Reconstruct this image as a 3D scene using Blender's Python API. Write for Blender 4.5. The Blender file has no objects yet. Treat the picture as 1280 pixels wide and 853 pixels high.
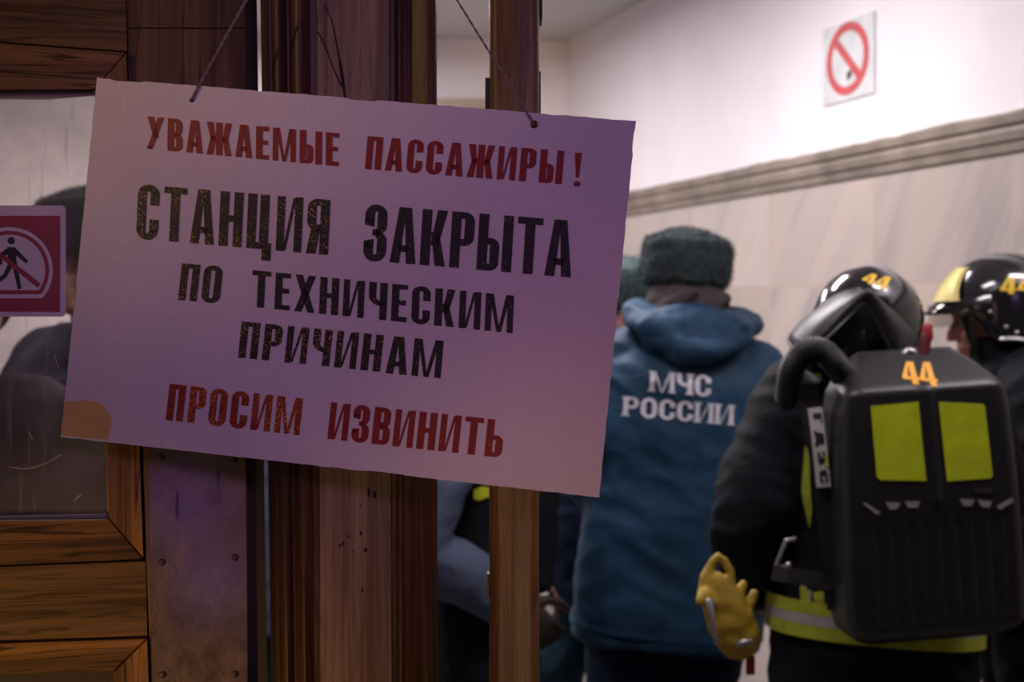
import bpy, bmesh, math, random
from mathutils import Vector, Matrix, noise
from mathutils.bvhtree import BVHTree
random.seed(7)
R = math.radians
SC = bpy.context.scene
COL = SC.collection

# ------------------------------------------------------------------ camera
F = 1777.78            # focal length in pixels of the 1280 x 853 frame (50 mm on a 36 mm sensor)
HOR = 385.0            # horizon row
EYE = 1.6
cam_data = bpy.data.cameras.new('camera')
cam = bpy.data.objects.new('camera', cam_data); COL.objects.link(cam)
cam.location = (0, 0, EYE); cam.rotation_euler = (R(90), 0, 0)
cam_data.sensor_width = 36; cam_data.lens = 50
cam_data.shift_y = -(426.5 - HOR) / 1280
cam_data.dof.use_dof = True; cam_data.dof.focus_distance = 1.50; cam_data.dof.aperture_fstop = 6.3
cam_data.clip_start = 0.02
SC.camera = cam

# ------------------------------------------------------------------ world, lights, exposure
SC.view_settings.view_transform = 'Standard'; SC.view_settings.look = 'None'
SC.view_settings.exposure = 0.0; SC.view_settings.gamma = 1.0
SC.view_settings.use_curve_mapping = False
w = bpy.data.worlds.new('dusk'); SC.world = w; w.use_nodes = True
w.node_tree.nodes['Background'].inputs['Color'].default_value = (0.62, 0.50, 0.55, 1)
w.node_tree.nodes['Background'].inputs['Strength'].default_value = 0.03

def light(name, kind, loc, target, energy, color, size=0.3, size_y=None, spot=None, blend=0.5):
    d = bpy.data.lights.new(name, kind); d.energy = energy; d.color = color
    if kind == 'AREA':
        d.size = size
        if size_y: d.shape = 'RECTANGLE'; d.size_y = size_y
    else:
        d.shadow_soft_size = size
    if kind == 'SPOT': d.spot_size = R(spot); d.spot_blend = blend
    o = bpy.data.objects.new(name, d); COL.objects.link(o)
    o.location = loc
    o.rotation_euler = (Vector(target) - Vector(loc)).to_track_quat('-Z', 'Y').to_euler()
    return o

# hall ceiling lamps
for lx, ly, le in ((-0.05, 2.35, 19), (1.70, 2.70, 22), (-0.1, 4.5, 60), (-1.0, 6.3, 60), (-2.4, 4.6, 42)):
    light('ceiling_lamp', 'AREA', (lx, ly, 2.99), (lx, ly, 0), le, (1.0, 0.92, 0.95), 0.9, 0.3)
# street side: violet emergency glow, blue beacons, amber street lamps low on the left
light('violet_glow', 'AREA', (1.6, -2.6, 3.2), (-0.1, 1.5, 1.6), 4.0, (0.76, 0.42, 1.0), 1.2)
light('violet_flood', 'SPOT', (1.0, -1.7, 2.5), (-0.14, 1.5, 1.66), 76, (0.80, 0.40, 1.0), 0.25, None, 17, 0.8)
light('pink_glow', 'AREA', (-2.2, -2.0, 2.0), (-0.2, 1.5, 1.6), 3.0, (1.0, 0.45, 0.42), 0.8)
light('street_lamp', 'SPOT', (-1.3, -1.2, 0.35), (-0.62, 1.6, 0.96), 250, (1.0, 0.56, 0.17), 0.10, None, 20, 0.7)
light('amber_lamp', 'SPOT', (-2.3, -0.5, 2.3), (-0.55, 1.6, 2.1), 80, (1.0, 0.66, 0.32), 0.05, None, 26, 1.0)
light('blue_beacon', 'SPOT', (1.9, -0.3, 2.1), (-0.1, 1.65, 1.9), 8, (0.20, 0.26, 1.0), 0.05, None, 12, 1.0)
light('blue_beacon', 'SPOT', (0.62, -0.8, 0.9), (-0.372, 1.615, 1.375), 15, (0.30, 0.17, 1.0), 0.03, None, 2.6, 1.0)
light('blue_beacon', 'SPOT', (0.66, -0.8, 0.8), (-0.345, 1.62, 1.29), 17, (0.36, 0.30, 1.0), 0.03, None, 2.3, 1.0)
light('headlamp', 'SPOT', (0.3, -1.5, 0.6), (0.03, 1.5, 1.27), 60, (1.0, 0.58, 0.28), 0.08, None, 12.5, 0.9)
light('red_flasher', 'SPOT', (1.2, -1.2, 1.7), (0.10, 1.45, 1.56), 7, (1.0, 0.14, 0.16), 0.05, None, 7, 1.0)

# ------------------------------------------------------------------ geometry frames
A17 = R(17)
E_ = Vector((math.cos(A17), math.sin(A17), 0))       # along the doorway
D_ = Vector((-math.sin(A17), math.cos(A17), 0))      # into the hall
UP = Vector((0, 0, 1))
DOOR = 1.642
def ray(px, py): return Vector(((px - 640) / F, 1.0, (HOR - py) / F))
EYEP = Vector((0, 0, EYE))
def at(px, py, depth): return EYEP + ray(px, py) * depth
def on_plane(px, py, n, c):
    r = ray(px, py); return EYEP + r * ((c - n.dot(EYEP)) / n.dot(r))
def dp(px, py, t=0.0): return on_plane(px, py, D_, DOOR - t)
WALLX = 2.6
def wp(px, py, off=0.0): return on_plane(px, py, E_, WALLX - off)
def wl(y, z, off=0.0): return E_ * (WALLX - off) + D_ * y + UP * z

# ------------------------------------------------------------------ object helpers
def world_off(o):
    v = Vector((0, 0, 0))
    while o is not None: v += o.location; o = o.parent
    return v
def link(name, me, parent=None, mats=None):
    o = bpy.data.objects.new(name, me); COL.objects.link(o)
    if mats is not None:
        for m in (mats if isinstance(mats, (list, tuple)) else [mats]): me.materials.append(m)
    if parent is not None:
        me.transform(Matrix.Translation(-world_off(parent))); o.parent = parent
    return o
def obj(name, bm, m, parent=None, smooth=False, bevel=0, angle=40):
    if bevel:
        bmesh.ops.bevel(bm, geom=[e for e in bm.edges if e.is_manifold and e.calc_face_angle(0) > R(30)],
                        offset=bevel, segments=2, affect='EDGES', profile=0.6)
    bmesh.ops.recalc_face_normals(bm, faces=bm.faces)
    me = bpy.data.meshes.new(name); bm.to_mesh(me); bm.free()
    if smooth:
        me.polygons.foreach_set('use_smooth', [True] * len(me.polygons))
        if angle < 180: me.set_sharp_from_angle(angle=R(angle))
    return link(name, me, parent, m)
def thing(name, label, cat, loc, group=None, kind=None):
    o = bpy.data.objects.new(name, None); COL.objects.link(o); o.location = loc
    o.empty_display_size = 0.1
    tag(o, label, cat, group, kind); return o
def tag(o, label=None, cat=None, group=None, kind=None):
    if label: o['label'] = label
    if cat: o['category'] = cat
    if group: o['group'] = group
    if kind: o['kind'] = kind
    return o
def own_origin(o, loc):
    loc = Vector(loc); o.data.transform(Matrix.Translation(-loc)); o.location = loc; return o
def BM(): return bmesh.new()
def add_prism(bm, pts, vec):
    a = [bm.verts.new(p) for p in pts]; b = [bm.verts.new(Vector(p) + vec) for p in pts]
    bm.faces.new(a); bm.faces.new(b[::-1]); n = len(pts)
    for i in range(n): bm.faces.new((a[i], b[i], b[(i + 1) % n], a[(i + 1) % n]))
def add_box(bm, c, s, rot=None):
    M = Matrix.Translation(Vector(c)) @ (rot.to_4x4() if rot else Matrix.Identity(4)) @ Matrix.Diagonal((s[0], s[1], s[2], 1))
    bmesh.ops.create_cube(bm, size=1, matrix=M)
def add_ball(bm, c, r, rot=None, seg=20):
    r = r if hasattr(r, '__len__') else (r, r, r)
    M = Matrix.Translation(Vector(c)) @ (rot.to_4x4() if rot else Matrix.Identity(4)) @ Matrix.Diagonal((r[0], r[1], r[2], 1))
    bmesh.ops.create_uvsphere(bm, u_segments=seg, v_segments=max(8, seg // 2), radius=1, matrix=M)
def add_rings(bm, rings, cap=True, closed=True):
    vs = [[bm.verts.new(p) for p in r] for r in rings]
    n = len(vs[0])
    for a, b in zip(vs, vs[1:]):
        for i in range(n if closed else n - 1):
            bm.faces.new((a[i], a[(i + 1) % n], b[(i + 1) % n], b[i]))
    if cap: bm.faces.new(vs[0][::-1]); bm.faces.new(vs[-1])
    return vs
def catmull(pts, k=6):
    pts = [Vector(p) for p in pts]; out = []
    for i in range(len(pts) - 1):
        p0 = pts[max(i - 1, 0)]; p1 = pts[i]; p2 = pts[i + 1]; p3 = pts[min(i + 2, len(pts) - 1)]
        for j in range(k):
            t = j / k
            out.append(0.5 * ((2 * p1) + (p2 - p0) * t + (2 * p0 - 5 * p1 + 4 * p2 - p3) * t * t + (3 * p1 - p0 - 3 * p2 + p3) * t ** 3))
    out.append(pts[-1]); return out
def add_tube(bm, pts, rads, seg=14, round_ends=True, flat=None):
    """tapered tube; flat=(axis, factor) squeezes it along an axis"""
    pts = [Vector(p) for p in pts]
    rads = list(rads) if hasattr(rads, '__len__') else [rads] * len(pts)
    if round_ends:
        d0 = (pts[0] - pts[1]).normalized(); d1 = (pts[-1] - pts[-2]).normalized()
        pts = [pts[0] + d0 * rads[0] * .85, pts[0] + d0 * rads[0] * .55] + pts + [pts[-1] + d1 * rads[-1] * .55, pts[-1] + d1 * rads[-1] * .85]
        rads = [rads[0] * .35, rads[0] * .8] + rads + [rads[-1] * .8, rads[-1] * .35]
    u = None; rings = []
    for i, p in enumerate(pts):
        t = (pts[min(i + 1, len(pts) - 1)] - pts[max(i - 1, 0)]).normalized()
        if u is None:
            u = t.orthogonal().normalized()
        u = (u - t * u.dot(t)).normalized(); v = t.cross(u)
        ring = []
        for k in range(seg):
            a = 2 * math.pi * k / seg
            o = (u * math.cos(a) + v * math.sin(a)) * rads[i]
            if flat:
                ax = Vector(flat[0]); o -= ax * o.dot(ax) * (1 - flat[1])
            ring.append(p + o)
        rings.append(ring)
    add_rings(bm, rings)
def ell_ring(c, rx, ry, seg=36, e=2.0, rot=0.0):
    out = []
    for k in range(seg):
        a = 2 * math.pi * k / seg; ca, sa = math.cos(a), math.sin(a)
        x = rx * math.copysign(abs(ca) ** (2 / e), ca); y = ry * math.copysign(abs(sa) ** (2 / e), sa)
        if rot: x, y = x * math.cos(rot) - y * math.sin(rot), x * math.sin(rot) + y * math.cos(rot)
        out.append(Vector((c[0] + x, c[1] + y, c[2])))
    return out
def add_loft(bm, rows, seg=36, e=2.3):
    add_rings(bm, [ell_ring(r[:3], r[3], r[4], seg, e) for r in rows])
def remesh(bm, voxel, smooth=3):
    me = bpy.data.meshes.new('tmp')
    bmesh.ops.recalc_face_normals(bm, faces=bm.faces)
    bm.to_mesh(me); bm.free()
    o = bpy.data.objects.new('tmp', me); COL.objects.link(o)
    m = o.modifiers.new('r', 'REMESH'); m.mode = 'VOXEL'; m.voxel_size = voxel
    if smooth:
        s = o.modifiers.new('s', 'SMOOTH'); s.factor = .5; s.iterations = smooth
    dg = bpy.context.evaluated_depsgraph_get(); dg.update()
    out = bpy.data.meshes.new_from_object(o.evaluated_get(dg))
    bpy.data.objects.remove(o); bpy.data.meshes.remove(me)
    return out
def displace(me, fn):
    nor = [v.normal.copy() for v in me.vertices]
    for v, n in zip(me.vertices, nor): v.co = v.co + n * fn(v.co, n)
def blob(name, bm, m, parent, T=None, voxel=.011, smooth=3, disp=None):
    me = remesh(bm, voxel, smooth)
    if disp: displace(me, disp)
    if T is not None: me.transform(T)
    me.polygons.foreach_set('use_smooth', [True] * len(me.polygons))
    me.name = name
    return link(name, me, parent, m)
def folds(amp, sx=5.0, sz=9.0, seed=0.0, base=0.0):
    def fn(p, n):
        q = Vector((p.x * sx + seed, p.y * sx, p.z * sz + p.x * 3.0))
        a = noise.noise(q); r = 1 - abs(noise.noise(q * 1.7 + Vector((9, 4, seed)))) * 2
        return base + amp * (a * .9 + r * .6)
    return fn
def bvh(o):
    off = world_off(o)
    return BVHTree.FromPolygons([v.co + off for v in o.data.vertices], [tuple(p.vertices) for p in o.data.polygons])
def drape(name, polys, target, m, parent, lift=.003, cuts=2, fallback=3.0):
    """patches sewn on a surface: each outline is carried to the surface it lies on and given thickness"""
    tree = bvh(target) if not isinstance(target, BVHTree) else target
    bm = BM()
    for poly in polys:
        vs = [bm.verts.new((p[0], p[1], 0)) for p in poly]
        try: bm.faces.new(vs)
        except ValueError: pass
    bmesh.ops.triangulate(bm, faces=bm.faces)
    for _ in range(cuts):
        bmesh.ops.subdivide_edges(bm, edges=bm.edges, cuts=1, use_grid_fill=True)
    last = fallback
    for v in bm.verts:
        r = ray(v.co.x, v.co.y); l = r.length; h = tree.ray_cast(EYEP, r / l)
        if h[0] is not None: last = h[0].y
        v.co = EYEP + r * (last - lift)
    bmesh.ops.recalc_face_normals(bm, faces=bm.faces)
    ret = bmesh.ops.extrude_face_region(bm, geom=list(bm.faces))
    for v in [g for g in ret['geom'] if isinstance(g, bmesh.types.BMVert)]: v.co += (EYEP - v.co).normalized() * .0012
    return obj(name, bm, m, parent)

# ------------------------------------------------------------------ materials
def new_mat(name):
    m = bpy.data.materials.new(name); m.use_nodes = True
    nt = m.node_tree; b = nt.nodes['Principled BSDF']; return m, nt, b
def N(nt, kind, **kw):
    n = nt.nodes.new(kind)
    for k, v in kw.items():
        if k in n.inputs: n.inputs[k].default_value = v
        else: setattr(n, k, v)
    return n
def coords(nt, scale=(1, 1, 1), rz=0.0):
    tc = N(nt, 'ShaderNodeTexCoord'); mp = N(nt, 'ShaderNodeMapping')
    mp.inputs['Rotation'].default_value = (0, 0, rz)
    nt.links.new(tc.outputs['Object'], mp.inputs['Vector'])
    m2 = N(nt, 'ShaderNodeMapping'); m2.inputs['Scale'].default_value = scale
    nt.links.new(mp.outputs[0], m2.inputs[0]); return m2.outputs[0]
def ramp(nt, src, stops):
    r = N(nt, 'ShaderNodeValToRGB'); e = r.color_ramp.elements
    e[0].position, e[0].color = stops[0][0], (*stops[0][1], 1)
    e[1].position, e[1].color = stops[-1][0], (*stops[-1][1], 1)
    for p, c in stops[1:-1]:
        x = e.new(p); x.color = (*c, 1)
    nt.links.new(src, r.inputs[0]); return r.outputs[0]
def mixc(nt, fac, a, b, mode='MIX'):
    n = N(nt, 'ShaderNodeMix', data_type='RGBA', blend_type=mode)
    for i, s in ((0, fac), (6, a), (7, b)):
        if isinstance(s, bpy.types.NodeSocket): nt.links.new(s, n.inputs[i])
        else: n.inputs[i].default_value = s if i == 0 else (*s, 1)
    return n.outputs[2]
def bump(nt, b, h, strength, dist=.002):
    n = N(nt, 'ShaderNodeBump', Strength=strength, Distance=dist)
    nt.links.new(h, n.inputs['Height']); nt.links.new(n.outputs[0], b.inputs['Normal'])
def plain(name, col, rough=.6, metal=0.0, var=.12, scale=14, bmp=.15, coat=0.0, bdist=.002):
    m, nt, b = new_mat(name)
    v = coords(nt, (scale,) * 3)
    n = N(nt, 'ShaderNodeTexNoise', Scale=1.0, Detail=5.0); nt.links.new(v, n.inputs['Vector'])
    c = ramp(nt, n.outputs[0], [(.3, tuple(x * (1 - var) for x in col)), (.7, tuple(min(1, x * (1 + var)) for x in col))])
    nt.links.new(c, b.inputs['Base Color'])
    b.inputs['Roughness'].default_value = rough; b.inputs['Metallic'].default_value = metal
    b.inputs['Coat Weight'].default_value = coat; b.inputs['Coat Roughness'].default_value = .06
    if bmp:
        n2 = N(nt, 'ShaderNodeTexNoise', Scale=9.0, Detail=4.0); nt.links.new(v, n2.inputs['Vector'])
        bump(nt, b, n2.outputs[0], bmp, bdist)
    return m
def wood(name, dark, light_, along='Z', rough=.55, scr=.7):
    m, nt, b = new_mat(name)
    sc = {'Z': (90, 90, 3.2), 'X': (3.2, 90, 90)}[along]
    v = coords(nt, sc, -A17)
    n = N(nt, 'ShaderNodeTexNoise', Scale=1.0, Detail=7.0, Roughness=.65, Distortion=.5); nt.links.new(v, n.inputs['Vector'])
    base = ramp(nt, n.outputs[0], [(.28, dark), (.5, tuple((a + c) / 2 for a, c in zip(dark, light_))), (.72, light_)])
    v2 = coords(nt, tuple(s * .22 for s in sc), -A17)
    n2 = N(nt, 'ShaderNodeTexNoise', Scale=1.0, Detail=4.0, Distortion=1.6); nt.links.new(v2, n2.inputs['Vector'])
    base = mixc(nt, ramp(nt, n2.outputs[0], [(.45, (0, 0, 0)), (.66, (.8, .8, .8))]), base, tuple(x * .4 for x in dark), 'MIX')
    v3 = coords(nt, tuple(s * .45 for s in sc), -A17)
    n3 = N(nt, 'ShaderNodeTexNoise', Scale=1.0, Detail=3.0, Distortion=2.2); nt.links.new(v3, n3.inputs['Vector'])
    lines = ramp(nt, n3.outputs[0], [(.465, (0, 0, 0)), (.5, (scr,) * 3), (.535, (0, 0, 0))])
    base = mixc(nt, lines, base, tuple(x * .12 for x in dark))
    nt.links.new(base, b.inputs['Base Color'])
    b.inputs['Roughness'].default_value = rough
    b.inputs['Specular IOR Level'].default_value = .22
    bump(nt, b, n.outputs[0], .35, .0012)
    return m
def cloth(name, col, rough=.85, scale=500, var=.25):
    m, nt, b = new_mat(name)
    v = coords(nt, (1, 1, 1))
    n = N(nt, 'ShaderNodeTexNoise', Scale=9.0, Detail=5.0); nt.links.new(v, n.inputs['Vector'])
    c = ramp(nt, n.outputs[0], [(.3, tuple(x * (1 - var) for x in col)), (.7, tuple(min(1, x * (1 + var)) for x in col))])
    nt.links.new(c, b.inputs['Base Color']); b.inputs['Roughness'].default_value = rough
    b.inputs['Specular IOR Level'].default_value = .18
    n2 = N(nt, 'ShaderNodeTexNoise', Scale=22.0, Detail=3.0, Distortion=.8); nt.links.new(v, n2.inputs['Vector'])
    bump(nt, b, n2.outputs[0], .35, .01)
    return m
def glitter(name, col, amount, spark):
    m, nt, b = new_mat(name)
    v = coords(nt, (1, 1, 1))
    vo = N(nt, 'ShaderNodeTexVoronoi', Scale=1050.0); nt.links.new(v, vo.inputs['Vector'])
    sep = N(nt, 'ShaderNodeSeparateColor'); nt.links.new(vo.outputs['Color'], sep.inputs[0])
    k = ramp(nt, sep.outputs[0], [(max(0, 1 - amount - .02), (0, 0, 0)), (1 - amount, (1, 1, 1))])
    nz = N(nt, 'ShaderNodeTexNoise', Scale=25.0, Detail=2.0); nt.links.new(v, nz.inputs['Vector'])
    k = mixc(nt, 1.0, k, ramp(nt, nz.outputs[0], [(.4, (.15,) * 3), (.6, (1,) * 3)]), 'MULTIPLY')
    nt.links.new(mixc(nt, k, col, spark), b.inputs['Base Color'])
    b.inputs['Roughness'].default_value = .5
    return m

M = {}
M['oak_v'] = wood('oak upright', (.070, .040, .016), (.20, .122, .05), 'Z')
M['oak_h'] = wood('oak level', (.062, .036, .013), (.185, .112, .042), 'X')
M['bead_v'] = wood('oak bead upright', (.11, .055, .016), (.29, .155, .045), 'Z', .5, .95)
M['bead_h'] = wood('oak bead level', (.09, .046, .013), (.25, .135, .04), 'X', .5, .95)
M['post'] = wood('worn post timber', (.14, .09, .058), (.33, .225, .15), 'Z', .55, .3)
M['post_dark'] = wood('dark varnished moulding', (.045, .022, .014), (.125, .062, .034), 'Z', .4, .5)
M['leaf'] = wood('open leaf timber', (.10, .054, .024), (.25, .145, .066), 'Z', .36, .4)
M['edge'] = plain('dark leaf edge', (.018, .013, .013), .7)
M['crack'] = plain('split in timber', (.008, .005, .004), .9)
M['black_rubber'] = plain('black rubber', (.012, .012, .014), .6)
M['steel'] = plain('dull steel', (.42, .40, .40), .35, .9)
M['screw'] = plain('dark screw head', (.05, .04, .04), .5, .6)
M['brass_dark'] = plain('tarnished eyelet', (.16, .12, .11), .35, .9)

def plate_mat():
    m, nt, b = new_mat('scuffed kick plate')
    v = coords(nt, (1, 1, 1), -A17)
    n = N(nt, 'ShaderNodeTexNoise', Scale=26.0, Detail=6.0, Roughness=.7); nt.links.new(v, n.inputs['Vector'])
    c = ramp(nt, n.outputs[0], [(.3, (.10, .078, .075)), (.7, (.18, .14, .13))])
    v2 = coords(nt, (60, 60, 9), -A17)
    n2 = N(nt, 'ShaderNodeTexNoise', Scale=1.0, Detail=4.0); nt.links.new(v2, n2.inputs['Vector'])
    c = mixc(nt, ramp(nt, n2.outputs[0], [(.66, (0, 0, 0)), (.72, (.8,) * 3)]), c, (.03, .02, .02))
    nt.links.new(c, b.inputs['Base Color'])
    b.inputs['Metallic'].default_value = .75
    nt.links.new(ramp(nt, n.outputs[0], [(.3, (.34,) * 3), (.7, (.5,) * 3)]), b.inputs['Roughness'])
    bump(nt, b, n.outputs[0], .5, .004)
    return m
M['plate'] = plate_mat()

def board_mat():
    m, nt, b = new_mat('sign board paper')
    v = coords(nt, (1, 1, 1))
    n = N(nt, 'ShaderNodeTexNoise', Scale=5.0, Detail=6.0, Roughness=.6); nt.links.new(v, n.inputs['Vector'])
    c = ramp(nt, n.outputs[0], [(.3, (.66, .60, .62)), (.7, (.75, .70, .71))])
    n3 = N(nt, 'ShaderNodeTexNoise', Scale=260.0, Detail=2.0); nt.links.new(v, n3.inputs['Vector'])
    c = mixc(nt, ramp(nt, n3.outputs[0], [(.3, (0,) * 3), (.75, (.16,) * 3)]), c, (.35, .3, .32))
    nt.links.new(c, b.inputs['Base Color']); b.inputs['Roughness'].default_value = .75
    bump(nt, b, n3.outputs[0], .25, .0008)
    return m
M['board'] = board_mat()
M['red'] = plain('red paint', (.36, .018, .02), .5, var=.15, scale=60)
M['red_few'] = glitter('red lettering', (.25, .012, .016), .006, (.8, .25, .05))
M['red_glit'] = glitter('red lettering with gold flecks', (.24, .012, .010), .26, (.75, .33, .04))
M['blk'] = glitter('black lettering', (.013, .011, .014), .012, (.6, .5, .2))
M['blk_glit'] = glitter('black lettering with gold flecks', (.011, .010, .012), .10, (.62, .45, .10))
M['light_patch'] = plain('ochre light patch', (.62, .42, .15), .8, var=.1, scale=40)
M['cord'] = plain('grey twine', (.20, .16, .17), .8, scale=300)

def wall_white():
    m, nt, b = new_mat('white plaster')
    v = coords(nt, (1, 1, 1))
    n = N(nt, 'ShaderNodeTexNoise', Scale=3.0, Detail=5.0); nt.links.new(v, n.inputs['Vector'])
    nt.links.new(ramp(nt, n.outputs[0], [(.3, (.78, .74, .76)), (.7, (.84, .80, .82))]), b.inputs['Base Color'])
    b.inputs['Roughness'].default_value = .7
    n2 = N(nt, 'ShaderNodeTexNoise', Scale=60.0, Detail=4.0); nt.links.new(v, n2.inputs['Vector'])
    bump(nt, b, n2.outputs[0], .1, .002); return m
M['plaster'] = wall_white()
def marble():
    m, nt, b = new_mat('marble slabs')
    v = coords(nt, (1, 1, 1), -A17)
    sx = N(nt, 'ShaderNodeSeparateXYZ'); nt.links.new(v, sx.inputs[0])
    cb = N(nt, 'ShaderNodeCombineXYZ')
    nt.links.new(sx.outputs['Y'], cb.inputs['X']); nt.links.new(sx.outputs['Z'], cb.inputs['Y'])
    mp = N(nt, 'ShaderNodeMapping'); mp.inputs['Location'].default_value = (-.5, -1.68 + .62 * 3, 0); nt.links.new(cb.outputs[0], mp.inputs[0])
    br = N(nt, 'ShaderNodeTexBrick', Scale=1.0); br.offset = 0.0
    br.inputs['Brick Width'].default_value = .75; br.inputs['Row Height'].default_value = .62
    br.inputs['Mortar Size'].default_value = .006; br.inputs['Mortar Smooth'].default_value = .3
    br.inputs['Color1'].default_value = (.0, .0, .0, 1); br.inputs['Color2'].default_value = (1, 1, 1, 1)
    br.inputs['Bias'].default_value = 0
    nt.links.new(mp.outputs[0], br.inputs[0])
    # diagonal grey veins, each slab shifted
    mv = N(nt, 'ShaderNodeMapping'); mv.inputs['Scale'].default_value = (4.2, .75, 1)
    mr = N(nt, 'ShaderNodeMapping'); mr.inputs['Rotation'].default_value = (0, 0, R(-36)); nt.links.new(cb.outputs[0], mr.inputs[0])
    nt.links.new(mr.outputs[0], mv.inputs[0])
    ad = N(nt, 'ShaderNodeVectorMath', operation='ADD'); nt.links.new(mv.outputs[0], ad.inputs[0])
    sc = N(nt, 'ShaderNodeVectorMath', operation='SCALE'); sc.inputs['Scale'].default_value = 2.5
    nt.links.new(br.outputs['Color'], sc.inputs[0]); nt.links.new(sc.outputs[0], ad.inputs[1])
    n = N(nt, 'ShaderNodeTexNoise', Scale=1.0, Detail=5.0, Distortion=.9); nt.links.new(ad.outputs[0], n.inputs['Vector'])
    c = ramp(nt, n.outputs[0], [(.28, (.27, .25, .26)), (.45, (.42, .375, .355)), (.62, (.47, .41, .37)), (.78, (.44, .365, .31))])
    tint = mixc(nt, br.outputs['Color'], (.88, .84, .80), (1, 1, 1))
    c = mixc(nt, 1.0, c, tint, 'MULTIPLY')
    c = mixc(nt, br.outputs['Fac'], c, (.40, .33, .27))
    nt.links.new(c, b.inputs['Base Color']); b.inputs['Roughness'].default_value = .5
    return m
M['marble'] = marble()
M['cornice'] = plain('grey brown marble cornice', (.22, .185, .15), .5, var=.35, scale=6)
M['ceiling'] = plain('ceiling whitewash', (.54, .52, .52), .9, var=.05, scale=3)
M['floor'] = plain('dark stone floor', (.16, .14, .13), .5, var=.2, scale=5)
M['tan'] = plain('tan casing', (.42, .34, .27), .6)
M['sign_white'] = plain('weathered white enamel', (.58, .60, .60), .5)
M['sign_red'] = plain('red enamel', (.50, .05, .06), .5)
M['plate_white'] = plain('lilac white sticker', (.55, .50, .60), .5)
M['plate_red'] = plain('dark red sticker', (.24, .014, .018), .45)
M['ink'] = plain('black ink', (.012, .011, .013), .6)

def dirty_glass():
    m, nt, b = new_mat('scratched dirty glass')
    out = [n for n in nt.nodes if n.type == 'OUTPUT_MATERIAL'][0]
    v = coords(nt, (1, 1, 1), -A17)
    n = N(nt, 'ShaderNodeTexNoise', Scale=7.0, Detail=7.0, Roughness=.65); nt.links.new(v, n.inputs['Vector'])
    v2 = coords(nt, (160, 160, 8), -A17)
    n2 = N(nt, 'ShaderNodeTexNoise', Scale=1.0, Detail=3.0); nt.links.new(v2, n2.inputs['Vector'])
    haze = ramp(nt, n.outputs[0], [(.35, (.08,) * 3), (.75, (.30,) * 3)])
    scr = ramp(nt, n2.outputs[0], [(.62, (0,) * 3), (.72, (.22,) * 3)])
    f = mixc(nt, 1.0, haze, scr, 'ADD')
    tr = N(nt, 'ShaderNodeBsdfTransparent'); tr.inputs[0].default_value = (.90, .86, .83, 1)
    df = N(nt, 'ShaderNodeBsdfDiffuse'); df.inputs[0].default_value = (.32, .30, .31, 1)
    mx = N(nt, 'ShaderNodeMixShader'); nt.links.new(f, mx.inputs[0]); nt.links.new(tr.outputs[0], mx.inputs[1]); nt.links.new(df.outputs[0], mx.inputs[2])
    gl = N(nt, 'ShaderNodeBsdfGlossy'); gl.inputs['Roughness'].default_value = .08
    fr = N(nt, 'ShaderNodeFresnel', IOR=1.35)
    m2 = N(nt, 'ShaderNodeMixShader'); nt.links.new(fr.outputs[0], m2.inputs[0]); nt.links.new(mx.outputs[0], m2.inputs[1]); nt.links.new(gl.outputs[0], m2.inputs[2])
    nt.links.new(m2.outputs[0], out.inputs[0]); return m
M['glass'] = dirty_glass()
M['scratch'] = plain('deep scratch in glass', (.42, .36, .34), .8)
M['putty'] = plain('old putty', (.30, .27, .27), .8)

M['skin'] = plain('skin', (.50, .27, .20), .5, var=.1, scale=30)
M['skin_red'] = plain('ruddy skin', (.52, .22, .17), .5, var=.1, scale=30)
M['hair'] = plain('dark hair', (.03, .022, .018), .6, scale=80)
M['eye'] = plain('eye', (.6, .58, .55), .2, bmp=0)
M['navy'] = cloth('blue padded nylon', (.018, .052, .102), .6)
M['navy_dark'] = cloth('dark blue uniform', (.010, .018, .046), .8)
M['teal'] = cloth('teal work trousers', (.016, .045, .065), .8)
M['coat'] = cloth('black fire coat', (.0048, .0049, .0085), .8)
M['black_cloth'] = cloth('black trousers', (.006, .006, .008), .85)
M['greyblue'] = cloth('grey blue coat', (.085, .105, .16), .8)
M['vest'] = cloth('black vest', (.006, .0065, .009), .8)
M['fleece'] = cloth('grey brown lining', (.060, .050, .052), .95)
M['fur'] = plain('dark teal fur', (.030, .044, .050), .95, var=.4, scale=90)
M['fur_green'] = plain('grey green fur', (.07, .105, .105), .95, var=.4, scale=90)
M['boot'] = plain('black boot leather', (.015, .014, .014), .4)
M['white_print'] = plain('white print', (.62, .60, .68), .6, var=.2, scale=120)
M['gloss_black'] = plain('glossy black shell', (.010, .010, .012), .16, coat=1.0, bmp=0)
M['matt_black'] = plain('black leather', (.013, .012, .014), .42, bmp=.3)
M['pack'] = plain('black pack plastic', (.014, .013, .015), .40, bmp=.06)
M['lime'] = plain('lime reflective panel', (.52, .60, .012), .45, var=.12, scale=22, bmp=.05)
M['silver'] = plain('grey reflective tape', (.34, .31, .32), .4, var=.1)
M['yellow_num'] = plain('yellow numeral', (.85, .52, .03), .5)
M['orange_num'] = plain('amber numeral', (.90, .42, .05), .5)
M['gold'] = plain('gold badge plate', (.44, .37, .11), .5, .3, bmp=0)
M['glove'] = plain('yellow leather', (.42, .275, .018), .6, var=.25, scale=25, bmp=.3)
M['red_plastic'] = plain('red plastic', (.36, .025, .03), .45)
M['hand_shade'] = plain('dark brown hand shade', (.035, .024, .02), .6)
M['dark_red'] = plain('dark red rubber', (.10, .008, .012), .5)
M['lime_dull'] = plain('lime reflective cloth', (.36, .39, .02), .6, var=.2, scale=22, bmp=.05)
M['tag_white'] = plain('grey white tag', (.52, .48, .48), .6)
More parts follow.
